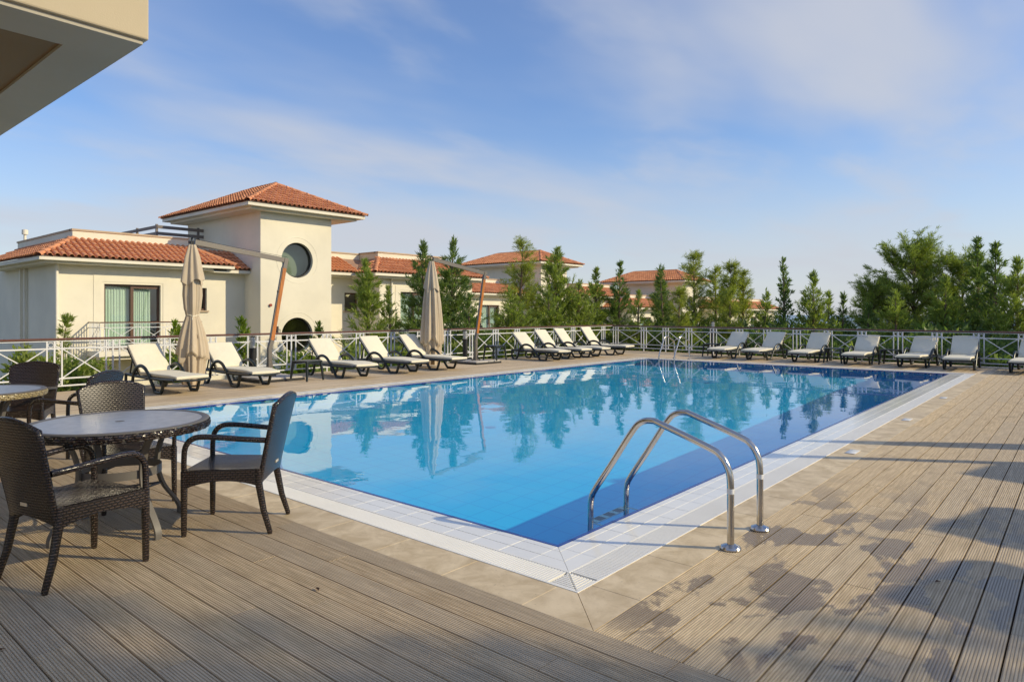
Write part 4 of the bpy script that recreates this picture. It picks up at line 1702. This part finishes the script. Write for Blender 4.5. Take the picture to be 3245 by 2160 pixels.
# ------------------------------------------------------------------ closed cantilever parasols
def make_parasol(label, loc, tied, hang):
    """mast foot at origin, leans along +x, arm runs to -x"""
    t = thing('cantilever_parasol', label, 'parasol', loc, 0, 'closed cantilever parasols')
    # ballast: cross frame with four slabs
    for i in (0, 1):
        for j in (0, 1):
            ob('ballast_slab', rbox('ballast_slab', 'concrete', -.50 + .505 * i, -.005 + .505 * i, -.50 + .505 * j, -.005 + .505 * j, .03, .082, .006, 1), t)
    fr = MB().box(-.53, .53, -.53, -.505, 0, .05).box(-.53, .53, .505, .53, 0, .05).box(-.53, -.505, -.505, .505, 0, .05).box(.505, .53, -.505, .505, 0, .05)
    fr.ob('base_frame', 'black', t)
    MB().box(-.10, .10, -.10, .10, .06, .12).box(-.05, .05, -.05, .05, .1, .35).ob('mast_foot', 'mast_grey', t)
    MB().bar((0, 0, .10), (0, 0, .70), .075, .085, (1, 0, 0)).bar((0, 0, .685), (.055, 0, .86), .073, .083, (1, 0, 0)).ob('lower_mast', 'mast_grey', t)
    p0, p1 = Vector((.055, 0, .86)), Vector((.355, 0, 2.46))
    MB().bar(p0, p1, .066, .080, (1, 0, 0)).ob('wood_mast', 'wood', t)
    MB().bar((.05, .0, .85), (.348, 0, 2.46), .05, .014, (1, 0, 0)).ob('mast_channel', 'mast_grey', t, loc=(-.046, 0, .004))
    MB().bar(p1 - Vector((.003, 0, .02)), (.40, 0, 2.66), .07, .09, (1, 0, 0)).ob('elbow', 'mast_grey', t)
    hx, hz = hang
    arm = MB().bar((.43, 0, 2.61), (hx + .05, 0, hz + .03), .05, .10)
    arm.ob('arm', 'mast_grey', t)
    MB().tube([(.42, 0, 2.69), (hx * .5, 0, (2.72 + hz) / 2 + .05), (hx + .06, 0, hz + .09)], .004, 5).ob('cable', 'black', t)
    c_ = MB().box(.165, .20, -.03, .03, 1.02, 1.16).tube([(.2, 0, 1.09), (.25, 0, 1.09), (.25, 0, 1.02)], .01, 6)
    c_.ob('crank', 'black', t)
    MB().tube([(.235, 0, 1.92), (.19, 0, 1.92)], .03, 8).ob('knob', 'black', t)
    hk = MB().tube(smooth_path([(hx, -.03, hz - .06), (hx, -.035, hz + .08), (hx, 0, hz + .12), (hx, .035, hz + .08), (hx, .03, hz - .06)], 4), .013, 6)
    hk.ob('hanger', 'black', t, 1)
    # furled canvas
    top = hz - .03
    if tied:
        prof = [(top, .05), (top - .02, .068), (2.45, .115), (2.1, .15), (1.8, .155), (1.55, .135), (1.40, .112), (1.33, .13), (1.15, .18), (.95, .225), (.75, .26), (.60, .275), (.58, .225), (.35, .21), (.10, .185), (.04, .17)]
    else:
        prof = [(top, .05), (top - .02, .07), (2.5, .12), (2.1, .18), (1.7, .225), (1.3, .255), (1.0, .275), (.75, .285), (.66, .29), (.64, .235), (.4, .225), (.15, .215), (.06, .21)]
    pts = []
    for a, b in zip(prof[:-1], prof[1:]):
        k = 4 if abs(a[0] - b[0]) > .1 else 1
        for i in range(k):
            f = i / k
            pts.append((a[0] + (b[0] - a[0]) * f, a[1] + (b[1] - a[1]) * f))
    pts.append(prof[-1])
    seed = loc[0] * 3.1
    n = 96
    vs, fs = [], []
    for z, r in pts:
        dep = min(.36, .10 + .26 * (top - z)) if z > 1.5 or not tied else (.30 if z < 1.3 else .22)
        for k in range(n):
            a = 2 * math.pi * k / n
            ph = .22 * math.sin(z * 2.1 + seed) + .12 * z
            f1 = abs(math.sin(4 * a + ph + .5 * math.sin(2 * a + seed)))
            f2 = math.sin(13 * a + .5 * z + seed) * .45 + math.sin(21 * a - .7 * z) * .3
            rr = r * (1 - dep * .75 + dep * 1.1 * (f1 ** .7) + dep * .32 * f2)
            zz = z + (.07 * math.sin(3 * a + seed) + .05 * math.sin(5 * a) if .5 < z < .8 else 0)
            vs.append((hx + rr * math.cos(a), rr * math.sin(a), max(zz, .01)))
    for i in range(len(pts) - 1):
        for k in range(n):
            k2 = (k + 1) % n
            fs.append((i * n + k, i * n + k2, (i + 1) * n + k2, (i + 1) * n + k))
    cv = MB().add(vs, fs).ob('canopy', 'canvas', t, 2.0)
    # vent cape at the top
    vs, fs = [], []
    zs = [(top + .005, .062), (2.55, .135), (2.3, .175), (2.12, .20), (2.06, .207)]
    for z, r in zs:
        for k in range(n):
            a = 2 * math.pi * k / n
            rr = r * (1 + .13 * math.sin(4 * a + seed) + .10 * math.sin(9 * a + z))
            vs.append((hx + rr * math.cos(a), rr * math.sin(a), z + (.06 * math.sin(4 * a + 1 + seed) if z < 2.2 else 0)))
    for i in range(len(zs) - 1):
        for k in range(n):
            k2 = (k + 1) % n
            fs.append((i * n + k, i * n + k2, (i + 1) * n + k2, (i + 1) * n + k))
    MB().add(vs, fs).ob('vent_cape', 'canvas', cv, 2.0)
    if tied:
        MB().tube([(hx + .112 * math.cos(a * math.pi / 12), .112 * math.sin(a * math.pi / 12), 1.40 + .012 * math.sin(a)) for a in range(24)], .011, 6, closed=True).ob('tie_cord', 'cushion', cv, 1.2)
        MB().tube([(hx - .04, -.115, 1.40), (hx - .06, -.13, 1.33), (hx - .05, -.14, 1.26)], .008, 6).ob('cord_end', 'cushion', cv, 1.2)
    return t


make_parasol('closed beige parasol tied at the waist, nearest the tables, with leaning wooden mast', (4.34, 11.0, 0), True, (-1.66, 2.83))
make_parasol('closed beige parasol hanging loose, farther along the railing, with leaning wooden mast', (10.85, 11.02, 0), False, (-1.73, 2.88))


# open parasols added out of view so their corners shade the right deck
for i, (u, v) in enumerate(((3.1, -5.95), (4.5, -5.93), (6.5, -5.89))):
    t_ = thing('shadow_parasol', 'unseen open parasol added to shade the right deck, %s of three' % ('nearest', 'middle', 'farthest')[i], 'parasol', (u, v, 0), math.atan2(.853, -.521), 'unseen parasols added for their shade')
    MB().tube([(0, 0, .05), (0, 0, 2.45)], .022, 8).ob('pole', 'wood', t_, 1)
    MB().rev([(0, 0), (.25, 0), (.25, .05), (.06, .08), (.03, .3), (0, .3)], 20).ob('base', 'concrete', t_, .6)
    q_ = .62
    MB().add([(q_, 0, 2.2), (0, q_, 2.2), (-q_, 0, 2.2), (0, -q_, 2.2), (0, 0, 2.55), (q_, 0, 2.1), (0, q_, 2.1), (-q_, 0, 2.1), (0, -q_, 2.1)],
             [(0, 1, 4), (1, 2, 4), (2, 3, 4), (3, 0, 4), (0, 5, 6, 1), (1, 6, 7, 2), (2, 7, 8, 3), (3, 8, 5, 0)]).ob('canopy', 'canvas', t_)

t_ = thing('furled_shadow_parasol', 'unseen furled parasol added to cast a broad streak on the right deck', 'parasol', (7.45, -4.7, 0))  # added out of view to cast a broad shadow streak
MB().tube([(0, 0, 0), (0, 0, 2.9)], .025, 8).ob('pole', 'wood', t_, 1)
MB().rev([(.03, 2.85), (.10, 2.5), (.17, 1.9), (.20, 1.3), (.19, .9), (.05, .85)], 20).ob('canopy', 'canvas', t_, 1)
MB().rev([(0, 0), (.25, 0), (.25, .05), (.06, .08), (.03, .3), (0, .3)], 20).ob('base', 'concrete', t_, .6)
t_ = thing('shadow_post', 'unseen lamp post added to cast a thin streak on the right deck', 'lamp post', (6.47, -4.8, 0))  # unseen post, put here for its thin shadow across the deck
MB().tube([(0, 0, 0), (0, 0, 2.8)], [.085, .06], 12).ob('post', 'black', t_, 1)
MB().rev([(0, 2.8), (.13, 2.82), (.15, 3.05), (.05, 3.15), (0, 3.15)], 16).ob('lantern', 'marker', t_, .7)

# ------------------------------------------------------------------ bollard lights
def make_bollard(label, loc, h=.95):
    t = thing('bollard_light', label, 'bollard light', loc, 0, 'black bollard lights with louvred heads')
    MB().rev([(0, 0), (.085, 0), (.085, .012), (.075, .015), (.075, h - .27), (.0, h - .27)], 20).ob('post', 'black', t, .6)
    MB().rev([(0, h - .27), (.05, h - .27), (.05, h - .03), (0, h - .03)], 16).ob('diffuser', 'marker', t, .6)
    for k in range(6):
        z = h - .255 + k * .038
        MB().rev([(.05, z), (.078, z - .006), (.078, z + .003), (.05, z + .009)], 20).ob('louvre', 'louvre', t, .8)
    MB().rev([(0, h - .028), (.08, h - .028), (.08, h - .006), (0, h)], 20).ob('cap', 'black', t, .5)
    MB().box(.04, .06, -.078, -.07, .42, .455).ob('sticker', 'marker', t)
    return t


make_bollard('black bollard light by the railing next to the first parasol mast', (4.22, 11.5, 0))
make_bollard('black bollard light by the railing left of the second parasol mast', (10.95, 11.55, 0))
make_bollard('bollard light outside the railing, its head just above the handrail near the corner', (17.6, 13.4, -.75), 2.0)
make_bollard('bollard light outside the far railing, its small head above the handrail among pines', (20.6, 8.1, -1.6), 2.75)


# ------------------------------------------------------------------ ladders
def make_ladder(label, loc, rz, gap):
    """y from deck (negative) to water (positive), two rails along x"""
    t = thing('pool_ladder', label, 'ladder', loc, rz, 'steel pool ladders')
    prof = [(-.83, 0), (-.83, .25), (-.828, .42), (-.81, .50), (-.765, .565), (-.69, .605), (-.36, .715), (-.29, .732), (-.21, .715), (-.14, .645), (.02, .405), (.16, .20), (.195, .12), (.20, .02), (.20, -.30), (.17, -.56)]
    for x in (0, gap):
        MB().tube(smooth_path([(x, y, z) for y, z in prof], 4), .0215, 14).ob('rail', 'steel', t, 1)
        MB().rev([(.0225, .03), (.03, .028), (.058, .016), (.064, .006), (.064, 0), (.0, 0)], 24, (x, -.83, .0025)).ob('flange', 'steel', t, .5)
        MB().rev([(.0225, .34), (.0225, .372)], 14, (x, -.83, 0)).ob('sticker', 'marker', t, .8)
        MB().tube([(x, .20, -.085), (x, .03, -.085)], .008, 6).ob('wall_stay', 'steel', t)
    for z in (-.075, -.32):
        s_ = MB().box(.02, gap - .02, .155, .235, z - .012, z)
        so = s_.ob('step', 'step_plate', t)
        for k in (0, 1, 2):
            x = .05 + (gap - .1) * (k + .15) / 3
            MB().box(x, x + .08, .162, .228, z, z + .003).ob('grip_pad', 'rubber', so)
    return t


make_ladder('polished steel pool ladder in the front at the near corner of the pool', (.66, 0, 0), 0, .49)
make_ladder('polished steel pool ladder at the far end of the pool', (PL, 7.55, 0), R(90), -.52)


# ------------------------------------------------------------------ plants
def leaf_quads(g, P, Dr, reps, spread, ln, wr, upb=0.0, jit=.015, back=0.0):
    """P,Dr: n x 3 stem points and directions -> leaf quads fanned round the stem direction"""
    P = np.repeat(np.asarray(P), reps, 0)
    Dr = np.repeat(np.asarray(Dr), reps, 0)
    n = len(P)
    ref = np.where(np.abs(Dr[:, 2:3]) < .9, np.array([[0, 0, 1.0]]), np.array([[1.0, 0, 0]]))
    s1 = np.cross(Dr, ref)
    s1 /= np.linalg.norm(s1, axis=1, keepdims=True) + 1e-9
    s2 = np.cross(s1, Dr)
    a = g.uniform(0, 2 * math.pi, (n, 1))
    sp = g.uniform(spread[0], spread[1], (n, 1))
    d = Dr * np.cos(sp) + (s1 * np.cos(a) + s2 * np.sin(a) * .7) * np.sin(sp)
    d[:, 2] += upb * g.random(n)
    d /= np.linalg.norm(d, axis=1, keepdims=True) + 1e-9
    L = g.uniform(ln[0], ln[1], (n, 1))
    w = np.cross(d, g.normal(0, 1, (n, 3)))
    w /= np.linalg.norm(w, axis=1, keepdims=True) + 1e-9
    w *= L * g.uniform(wr[0], wr[1], (n, 1))
    b = P + g.normal(0, jit, (n, 3)) - Dr * (back * g.random((n, 1)))
    return np.stack([b, b + d * L * .45 + w, b + d * L, b + d * L * .45 - w], 1)


def conifer(name, label, loc, h, r, mat, seed, style, group, cat='tree'):
    g = np.random.default_rng(seed)
    rd = random.Random(seed)
    t = thing(name, label, cat, loc, 0, group)
    lx, ly = rd.gauss(0, .02), rd.gauss(0, .02)
    limbs = MB()

    def axis_at(f):
        return (lx * h * f * f + .05 * math.sin(f * 5 + seed), ly * h * f * f, h * f)
    fr = [.97 * i / 8 for i in range(9)]
    limbs.tube([axis_at(f) for f in fr], [max(.008, (.055 + .010 * h) * (1 - f) ** .8) for f in fr], 7)
    P, Dr = [], []

    def walk(p, d, L, n, curl, wob, keep):
        pts = [p]
        x, y, z = p
        dx, dy, dz = d
        for i in range(n):
            dx += rd.gauss(0, wob)
            dy += rd.gauss(0, wob)
            dz += rd.gauss(0, wob) + curl
            q = math.sqrt(dx * dx + dy * dy + dz * dz)
            dx, dy, dz = dx / q, dy / q, dz / q
            x, y, z = x + dx * L / n, y + dy * L / n, z + dz * L / n
            pts.append((x, y, z))
            if (i + 1) / n > keep:
                P.append((x, y, z))
                Dr.append((dx, dy, dz))
        return pts
    if style in ('cy', 'sp', 'col'):
        nb = int({'cy': 25 * h * (.6 + .5 * r) + 22, 'sp': 34 * h + 20, 'col': 30 * h + 24}[style])
        for ib in range(nb):
            f = rd.uniform(.02, .985)
            if style == 'cy':
                f = f ** 1.15
                prof = (1 - f) ** 1.15 * (.8 + .2 * min(1, f * 6)) * 1.08 + .025
                el = rd.uniform(.1, .6) + .65 * f
            elif style == 'sp':
                prof = (1 - f) ** .95 + .02
                el = rd.uniform(-.15, .30) + .6 * f
            else:
                prof = min(1, (1 - f) * 3.0) ** .6 * min(1, .55 + f * 2)
                el = rd.uniform(.75, 1.15)
            Lb = max(.10, r * prof * rd.choice((.55, .75, .9, 1.0, 1.0, 1.12, 1.3)) / max(.35, math.cos(min(el, 1.2)) ** .6))
            az = rd.uniform(0, 2 * math.pi)
            d0 = (math.cos(az) * math.cos(el), math.sin(az) * math.cos(el), math.sin(el))
            pts = walk(axis_at(f), d0, Lb, max(3, int(Lb / .085)), .045 if style != 'sp' else .02, .07, .12)
            if Lb > .4 and rd.random() < .6:
                limbs.tube([pts[0], pts[len(pts) // 2], pts[-1]], [.016, .010, .003], 4, cap=False)
            # side sprays
            if Lb > .35:
                for k in range(2):
                    i = rd.randrange(len(pts) // 2, len(pts))
                    az2 = az + rd.choice((-1, 1)) * rd.uniform(.5, 1.1)
                    e2 = rd.uniform(.1, .8)
                    walk(pts[i], (math.cos(az2) * math.cos(e2), math.sin(az2) * math.cos(e2), math.sin(e2)), Lb * rd.uniform(.2, .4), 4, .04, .06, 0)
        sc = .85 + .045 * h
        if style == 'col':
            out = leaf_quads(g, P, Dr, 4, (.2, .9), (.08 * sc, .19 * sc), (.08, .15), .3)
        else:
            out = leaf_quads(g, P, Dr, 6, (.25, 1.0), (.08 * sc, .22 * sc), (.045, .095), .35)
        tip = leaf_quads(g, [axis_at(.9 + .1 * k / 8) for k in range(9)], [(0, 0, 1.0)] * 9, 5, (.15, .8), (.08, .2), (.10, .18), .3)
        out = np.concatenate([out, tip])
    else:
        big = style == 'big'
        nb = int(12 * h + 20) if not big else int(50 * r)
        for ib in range(nb):
            f = rd.uniform(.10, .99) if not big else rd.uniform(.16, .99)
            if not big:
                prof = (1 - f) ** .7 * .95 + .09
                el = rd.uniform(.2, .7) + .35 * f
            else:
                prof = (math.sin(math.pi * min(1, .26 + f * .70)) ** .6) * .95 + .05
                el = rd.uniform(-.45, .25) + .95 * f
            Lb = r * prof * rd.uniform(.5, 1.15)
            az = rd.uniform(0, 2 * math.pi)
            d0 = (math.cos(az) * math.cos(el), math.sin(az) * math.cos(el), math.sin(el))
            pts = walk(axis_at(f), d0, Lb, max(3, int(Lb / .16)), .06, .10, .30)
            limbs.tube([pts[0], pts[len(pts) // 2], pts[-1]], [.03 if big else .015, .016 if big else .009, .004], 5, cap=False)
            for i in range(max(1, len(pts) // 3), len(pts)):
                for k in range(3 if big else 2):
                    az2 = az + rd.uniform(-1.4, 1.4)
                    e2 = rd.uniform(-.1, 1.1)
                    walk(pts[i], (math.cos(az2) * math.cos(e2), math.sin(az2) * math.cos(e2), math.sin(e2)), rd.uniform(.14, .42 if big else .30), 2, .08, .08, 0)
        out = leaf_quads(g, P, Dr, 13 if big else 12, (.15, 1.25), (.10, .23) if big else (.09, .20), (.035, .055), .1, .02, .08)
    limbs.ob('trunk', 'bark', t, 1)
    ob('crown', kites('crown', out, mat), t)
    return t


TREES = [
    ('cy', 'cy', 10.9, 16.2, 3.23, .95, 'feathery young cypress against the wall right of the villa tower'),
    ('cy', 'cyd', 12.91, 15.5, 3.94, 1.0, 'tall dark cypress just behind the second closed parasol, on its left'),
    ('cy', 'cyd', 14.25, 15.4, 4.23, 1.05, 'tallest dark cypress between the second parasol canvas and its mast'),
    ('pn', 'pn', 17.38, 14.77, 4.26, 1.35, 'pale yellow-green young pine in front of the second villa tower'),
    ('cy', 'cy', 18.64, 14.06, 4.1, 1.35, 'broad green cypress covering the lit side of the second villa'),
    ('cy', 'cy', 20.98, 13.63, 3.34, .9, 'slim green cypress right of the second villa eaves'),
    ('cy', 'cyd', 21.63, 12.87, 3.57, .85, 'dark drooping-tipped cypress left of the farthest villa roof'),
    ('sp', 'cyd', 22.92, 11.36, 3.46, .9, 'dark spire-shaped spruce in front of the farthest villa roof'),
    ('pn', 'pn', 24.75, 10.75, 3.99, 1.3, 'tall light-green pine at the right end of the farthest villa roof'),
    ('pn', 'pn', 26.34, 10.43, 3.41, .7, 'thin pine shoot between two fuller light-green pines'),
    ('pn', 'pn', 25.24, 9.41, 3.53, .9, 'light-green pine with bare tip, middle of the pine clump'),
    ('pn', 'pn', 26.1, 9.17, 3.17, .7, 'smallest light-green pine on the right of the pine clump'),
    ('col', 'cyd', 25.29, 7.05, 3.68, .24, 'narrow dark columnar cypress standing alone against the sky'),
    ('cy', 'cy', 22.91, 5.22, 2.92, .95, 'bushy pointed green cypress right of the narrow column cypress'),
    ('cy', 'cy', 24.37, 5.04, 2.22, .5, 'little pointed cypress tucked beside the bushy pointed one'),
    ('cy', 'cyd', 24.69, 4.67, 2.14, .6, 'small dark cypress with open sky to its right'),
    ('cy', 'cyd', 25.29, 3.97, 1.74, .7, 'lowest dark cypress at the left foot of the big pine'),
    ('big', 'big', 27.65, 2.74, 3.95, 2.2, 'big spreading pine, the largest tree, at the right of the picture'),
    ('big', 'big', 27.3, 4.15, 2.6, 1.45, 'rounded lower pine crown joining the big pine on its left'),
    ('big', 'big', 27.6, 1.15, 3.35, 1.7, 'rounded pine crown filling the gap right of the big pine'),
    ('pn', 'pn', 24.0, 12.0, 2.7, .9, 'light feathery pine between the dark spruce and the tall light-green pine'),
    ('pn', 'pn', 23.2, 8.5, 2.3, .85, 'light low pine in front of the pine clump'),
    ('cy', 'cy', 19.4, 13.3, 2.7, .95, 'feathery cypress overlapping the broad green one on its right'),
    ('cy', 'cyd', 26.27, .51, 4.11, .95, 'tall cypress with thin tip immediately right of the big pine'),
    ('cy', 'cyd', 25.43, -.05, 3.85, .9, 'dark cypress second to the right of the big pine'),
    ('cy', 'cy', 24.19, -.75, 3.2, 1.1, 'green cypress cut off by the right edge of the picture'),
    ('cy', 'cy', 17.4, 13.3, 2.2, .8, 'low green cypress behind the close group of four loungers'),
    ('pn', 'pn', 21.6, 9.96, 2.3, .8, 'low yellow-green pine just beyond the far railing behind the ladder'),
    ('cy', 'cy', 23.75, 7.3, 2.3, .8, 'low green cypress at the foot of the narrow column cypress'),
    ('cy', 'cy', 24.4, 1.3, 2.66, 1.0, 'mid-green cypress in front of the big pine, on its right'),
    ('cy', 'cy', 22.63, 2.46, 2.2, .9, 'mid-green cypress in front of the middle of the big pine'),
    ('cy', 'cy', 15.4, 13.5, 2.3, .9, 'low green cypress behind the railing right of the second parasol mast'),
    ('cy', 'cy', 13.37, 17.9, 2.4, .7, 'small cypress in front of the bay wing balcony'),
    ('cy', 'cyd', 13.0, 13.3, 2.0, .7, 'low dark cypress behind the second parasol canvas'),
    ('cy', 'cy', 20.9, 11.4, 2.3, .8, 'low green cypress right at the railing corner'),
]
NAMES = {'cy': 'cypress_tree', 'sp': 'spruce_tree', 'pn': 'young_pine_tree', 'big': 'pine_tree', 'col': 'column_cypress_tree'}
for i, (st, mt, u, v, zt, r, lab) in enumerate(TREES):
    zb = ground_z(u, v) - .05
    conifer(NAMES[st], lab, (u, v, zb), zt - zb, r * (1.32 if st == 'cy' else 1.2 if st == 'pn' else 1.0), mt, 100 + i, st, 'conifers beyond the railings')
# small bright columns and saplings in the strip below the villa
for i, (u, v, zt, r, mt, st, lab) in enumerate([
        (4.9, 17, 1.14, .22, 'lime', 'col', 'small bright column cypress left of the first closed parasol'),
        (7.26, 17.5, 1.25, .22, 'lime', 'col', 'small bright column cypress behind the bollard by the first parasol'),
        (10.19, 18, 1.07, .22, 'lime', 'col', 'small bright column cypress right of the lower round window'),
        (3.27, 21, 1.32, .42, 'cy', 'sp', 'thin sparse sapling at the corner of the nearest villa')]):
    zb = ground_z(u, v) - .05
    conifer('small_cypress_tree' if st == 'col' else 'sapling_tree', lab, (u, v, zb), zt - zb, r, mt, 300 + i, st, 'small trees under the nearest villa')
# tall pines added out of view so their shade falls on the front deck
for i, (u, v, h, r) in enumerate([(4.87, -13.2, 15, 3.0), (6.77, -16.2, 16, 3.0), (3.0, -10.9, 12, 2.4)]):
    conifer('pine_tree', 'unseen pine %s, added to shade the front deck' % ('nearest the terrace', 'second from the terrace', 'farther back')[i],
            (u, v, ground_z(u, v)), h, r, 'big', 500 + i, 'big', 'unseen pines added for shade')


# the conifer row goes on past the right edge of the picture and shades the far end of the terrace
for i, (u, v, zt, r) in enumerate([(22.6, -3.2, 4.2, 1.2), (24.6, -4.6, 5.2, 1.3), (21.8, -5.6, 4.6, 1.3), (25.8, -7.2, 6.2, 1.5), (23.4, -8.4, 6.0, 1.5), (27.6, -5.4, 6.0, 1.4), (28.0, -9.0, 7.0, 1.6)]):
    zb = ground_z(u, v) - .05
    conifer('cypress_tree', 'dark cypress in the row continuing past the right edge, %s from the railing' % ('first', 'third', 'second', 'fifth', 'fourth', 'sixth', 'seventh')[i],
            (u, v, zb), zt - zb, r, 'cyd', 540 + i, 'cy', 'conifers past the right edge')


def scatter(name, label, cat, n, fn, mat, seed, ln=(.12, .26), wd=.26, loc=(0, 0, 0), up=.5, kind='stuff', group=None):
    g = np.random.default_rng(seed)
    rd = random.Random(seed)
    P = np.array([fn(rd) for _ in range(n)])
    d = g.normal(0, 1, (n, 3))
    d[:, 2] = np.abs(d[:, 2]) + up
    d /= np.linalg.norm(d, axis=1, keepdims=True)
    out = leaf_quads(g, P, d, 1, (0, .1), ln, (wd * .6, wd * 1.2), 0, 0)
    o = ob(name, kites(name, out, mat), None, loc)
    return tag(o, label, cat, group, kind)


def lumps(a, b):
    return .5 * math.sin(a * 1.3) + .3 * math.sin(a * 3.1 + b) + .25 * math.sin(a * 5.3 - b * 2)


def far_hedge(g):
    v = g.uniform(-5, 12.5)
    u = 20.1 + .08 * v + g.random() ** 1.2 * 4.5
    top = .30 + .34 * lumps(v, u) + .16 * (u - 20)
    return (u, v, -1.65 + (top + 1.65) * g.random() ** .5)


def long_hedge(g):
    u = g.uniform(7.0, 20.3)
    v = 12.5 + g.random() ** 1.2 * 3.0
    top = -.15 + .35 * lumps(u, v) + .14 * (v - 12.5) + (.35 if u > 12 else 0)
    zb = ground_z(u, v)
    return (u, v, zb + max(.15, top - zb) * g.random() ** .55)


scatter('undergrowth', 'dense green undergrowth below the far railing', 'undergrowth', 34000, far_hedge, 'cyd', 11)
scatter('undergrowth', 'mixed green shrubs below the long railing', 'undergrowth', 20000, long_hedge, 'cy', 12)


def bed(g):
    u = g.uniform(-3.5, 7.5)
    v = g.uniform(12.25, 15.5)
    return (u, v, ground_z(u, v) + g.uniform(-.02, .06))


scatter('grass', 'straggly grass and weeds in the bed behind the first loungers', 'grass', 9000, bed, 'grass', 13, (.10, .38), .05, up=1.2)


def shrub(label, c, rx, rz, mat, n, seed):
    def fn(g):
        d = Vector((g.gauss(0, 1), g.gauss(0, 1), g.gauss(0, 1))).normalized()
        q = g.random() ** .4
        lump = 1 + .22 * math.sin(d[0] * 5 + seed) + .18 * math.sin(d[1] * 6 + d[2] * 4)
        return (d[0] * rx * q * lump, d[1] * rx * q * lump, rz * .9 + d[2] * rz * q * lump)
    scatter('shrub', label, 'shrub', n, fn, mat, seed, (.09, .2), .2, c, .3, 'thing', 'shrubs behind the long railing')


shrub('bright green shrub behind the railing at the left edge', (-.62, 13.0, -.5), .35, .5, 'lime', 1300, 21)
shrub('loose green shrub behind the chair at the straw-rimmed table', (.55, 13.2, -.5), .5, .62, 'cy', 2600, 22)
shrub('rounded green shrub between railing and balcony', (1.55, 13.6, -.6), .45, .55, 'cy', 2000, 23)
shrub('bright shrub directly behind the first closed parasol', (3.2, 12.9, -.5), .32, .5, 'lime', 1200, 24)
shrub('bright shrub behind the third lounger from the tables', (6.3, 13.0, -.5), .35, .48, 'lime', 1200, 25)

# a few dry leaves blown on the front deck
for i, (u, v) in enumerate(((-2.62, 1.05), (-1.35, .55), (.9, -1.9))):
    m_ = MB().add([(0, 0, .002), (.02, .012, .012), (.045, 0, .004), (.02, -.012, .010)], [(0, 1, 2), (0, 2, 3)])
    tag(m_.ob('dry_leaf', 'debris', loc=(u, v, .002), rot=(0, 0, i * 1.3)), 'tiny dry brown leaf lying on the decking %s' % ('near the front-left chair', 'between chairs and pool corner', 'right of the near pool corner')[i], 'leaf', 'dry leaves on the deck')
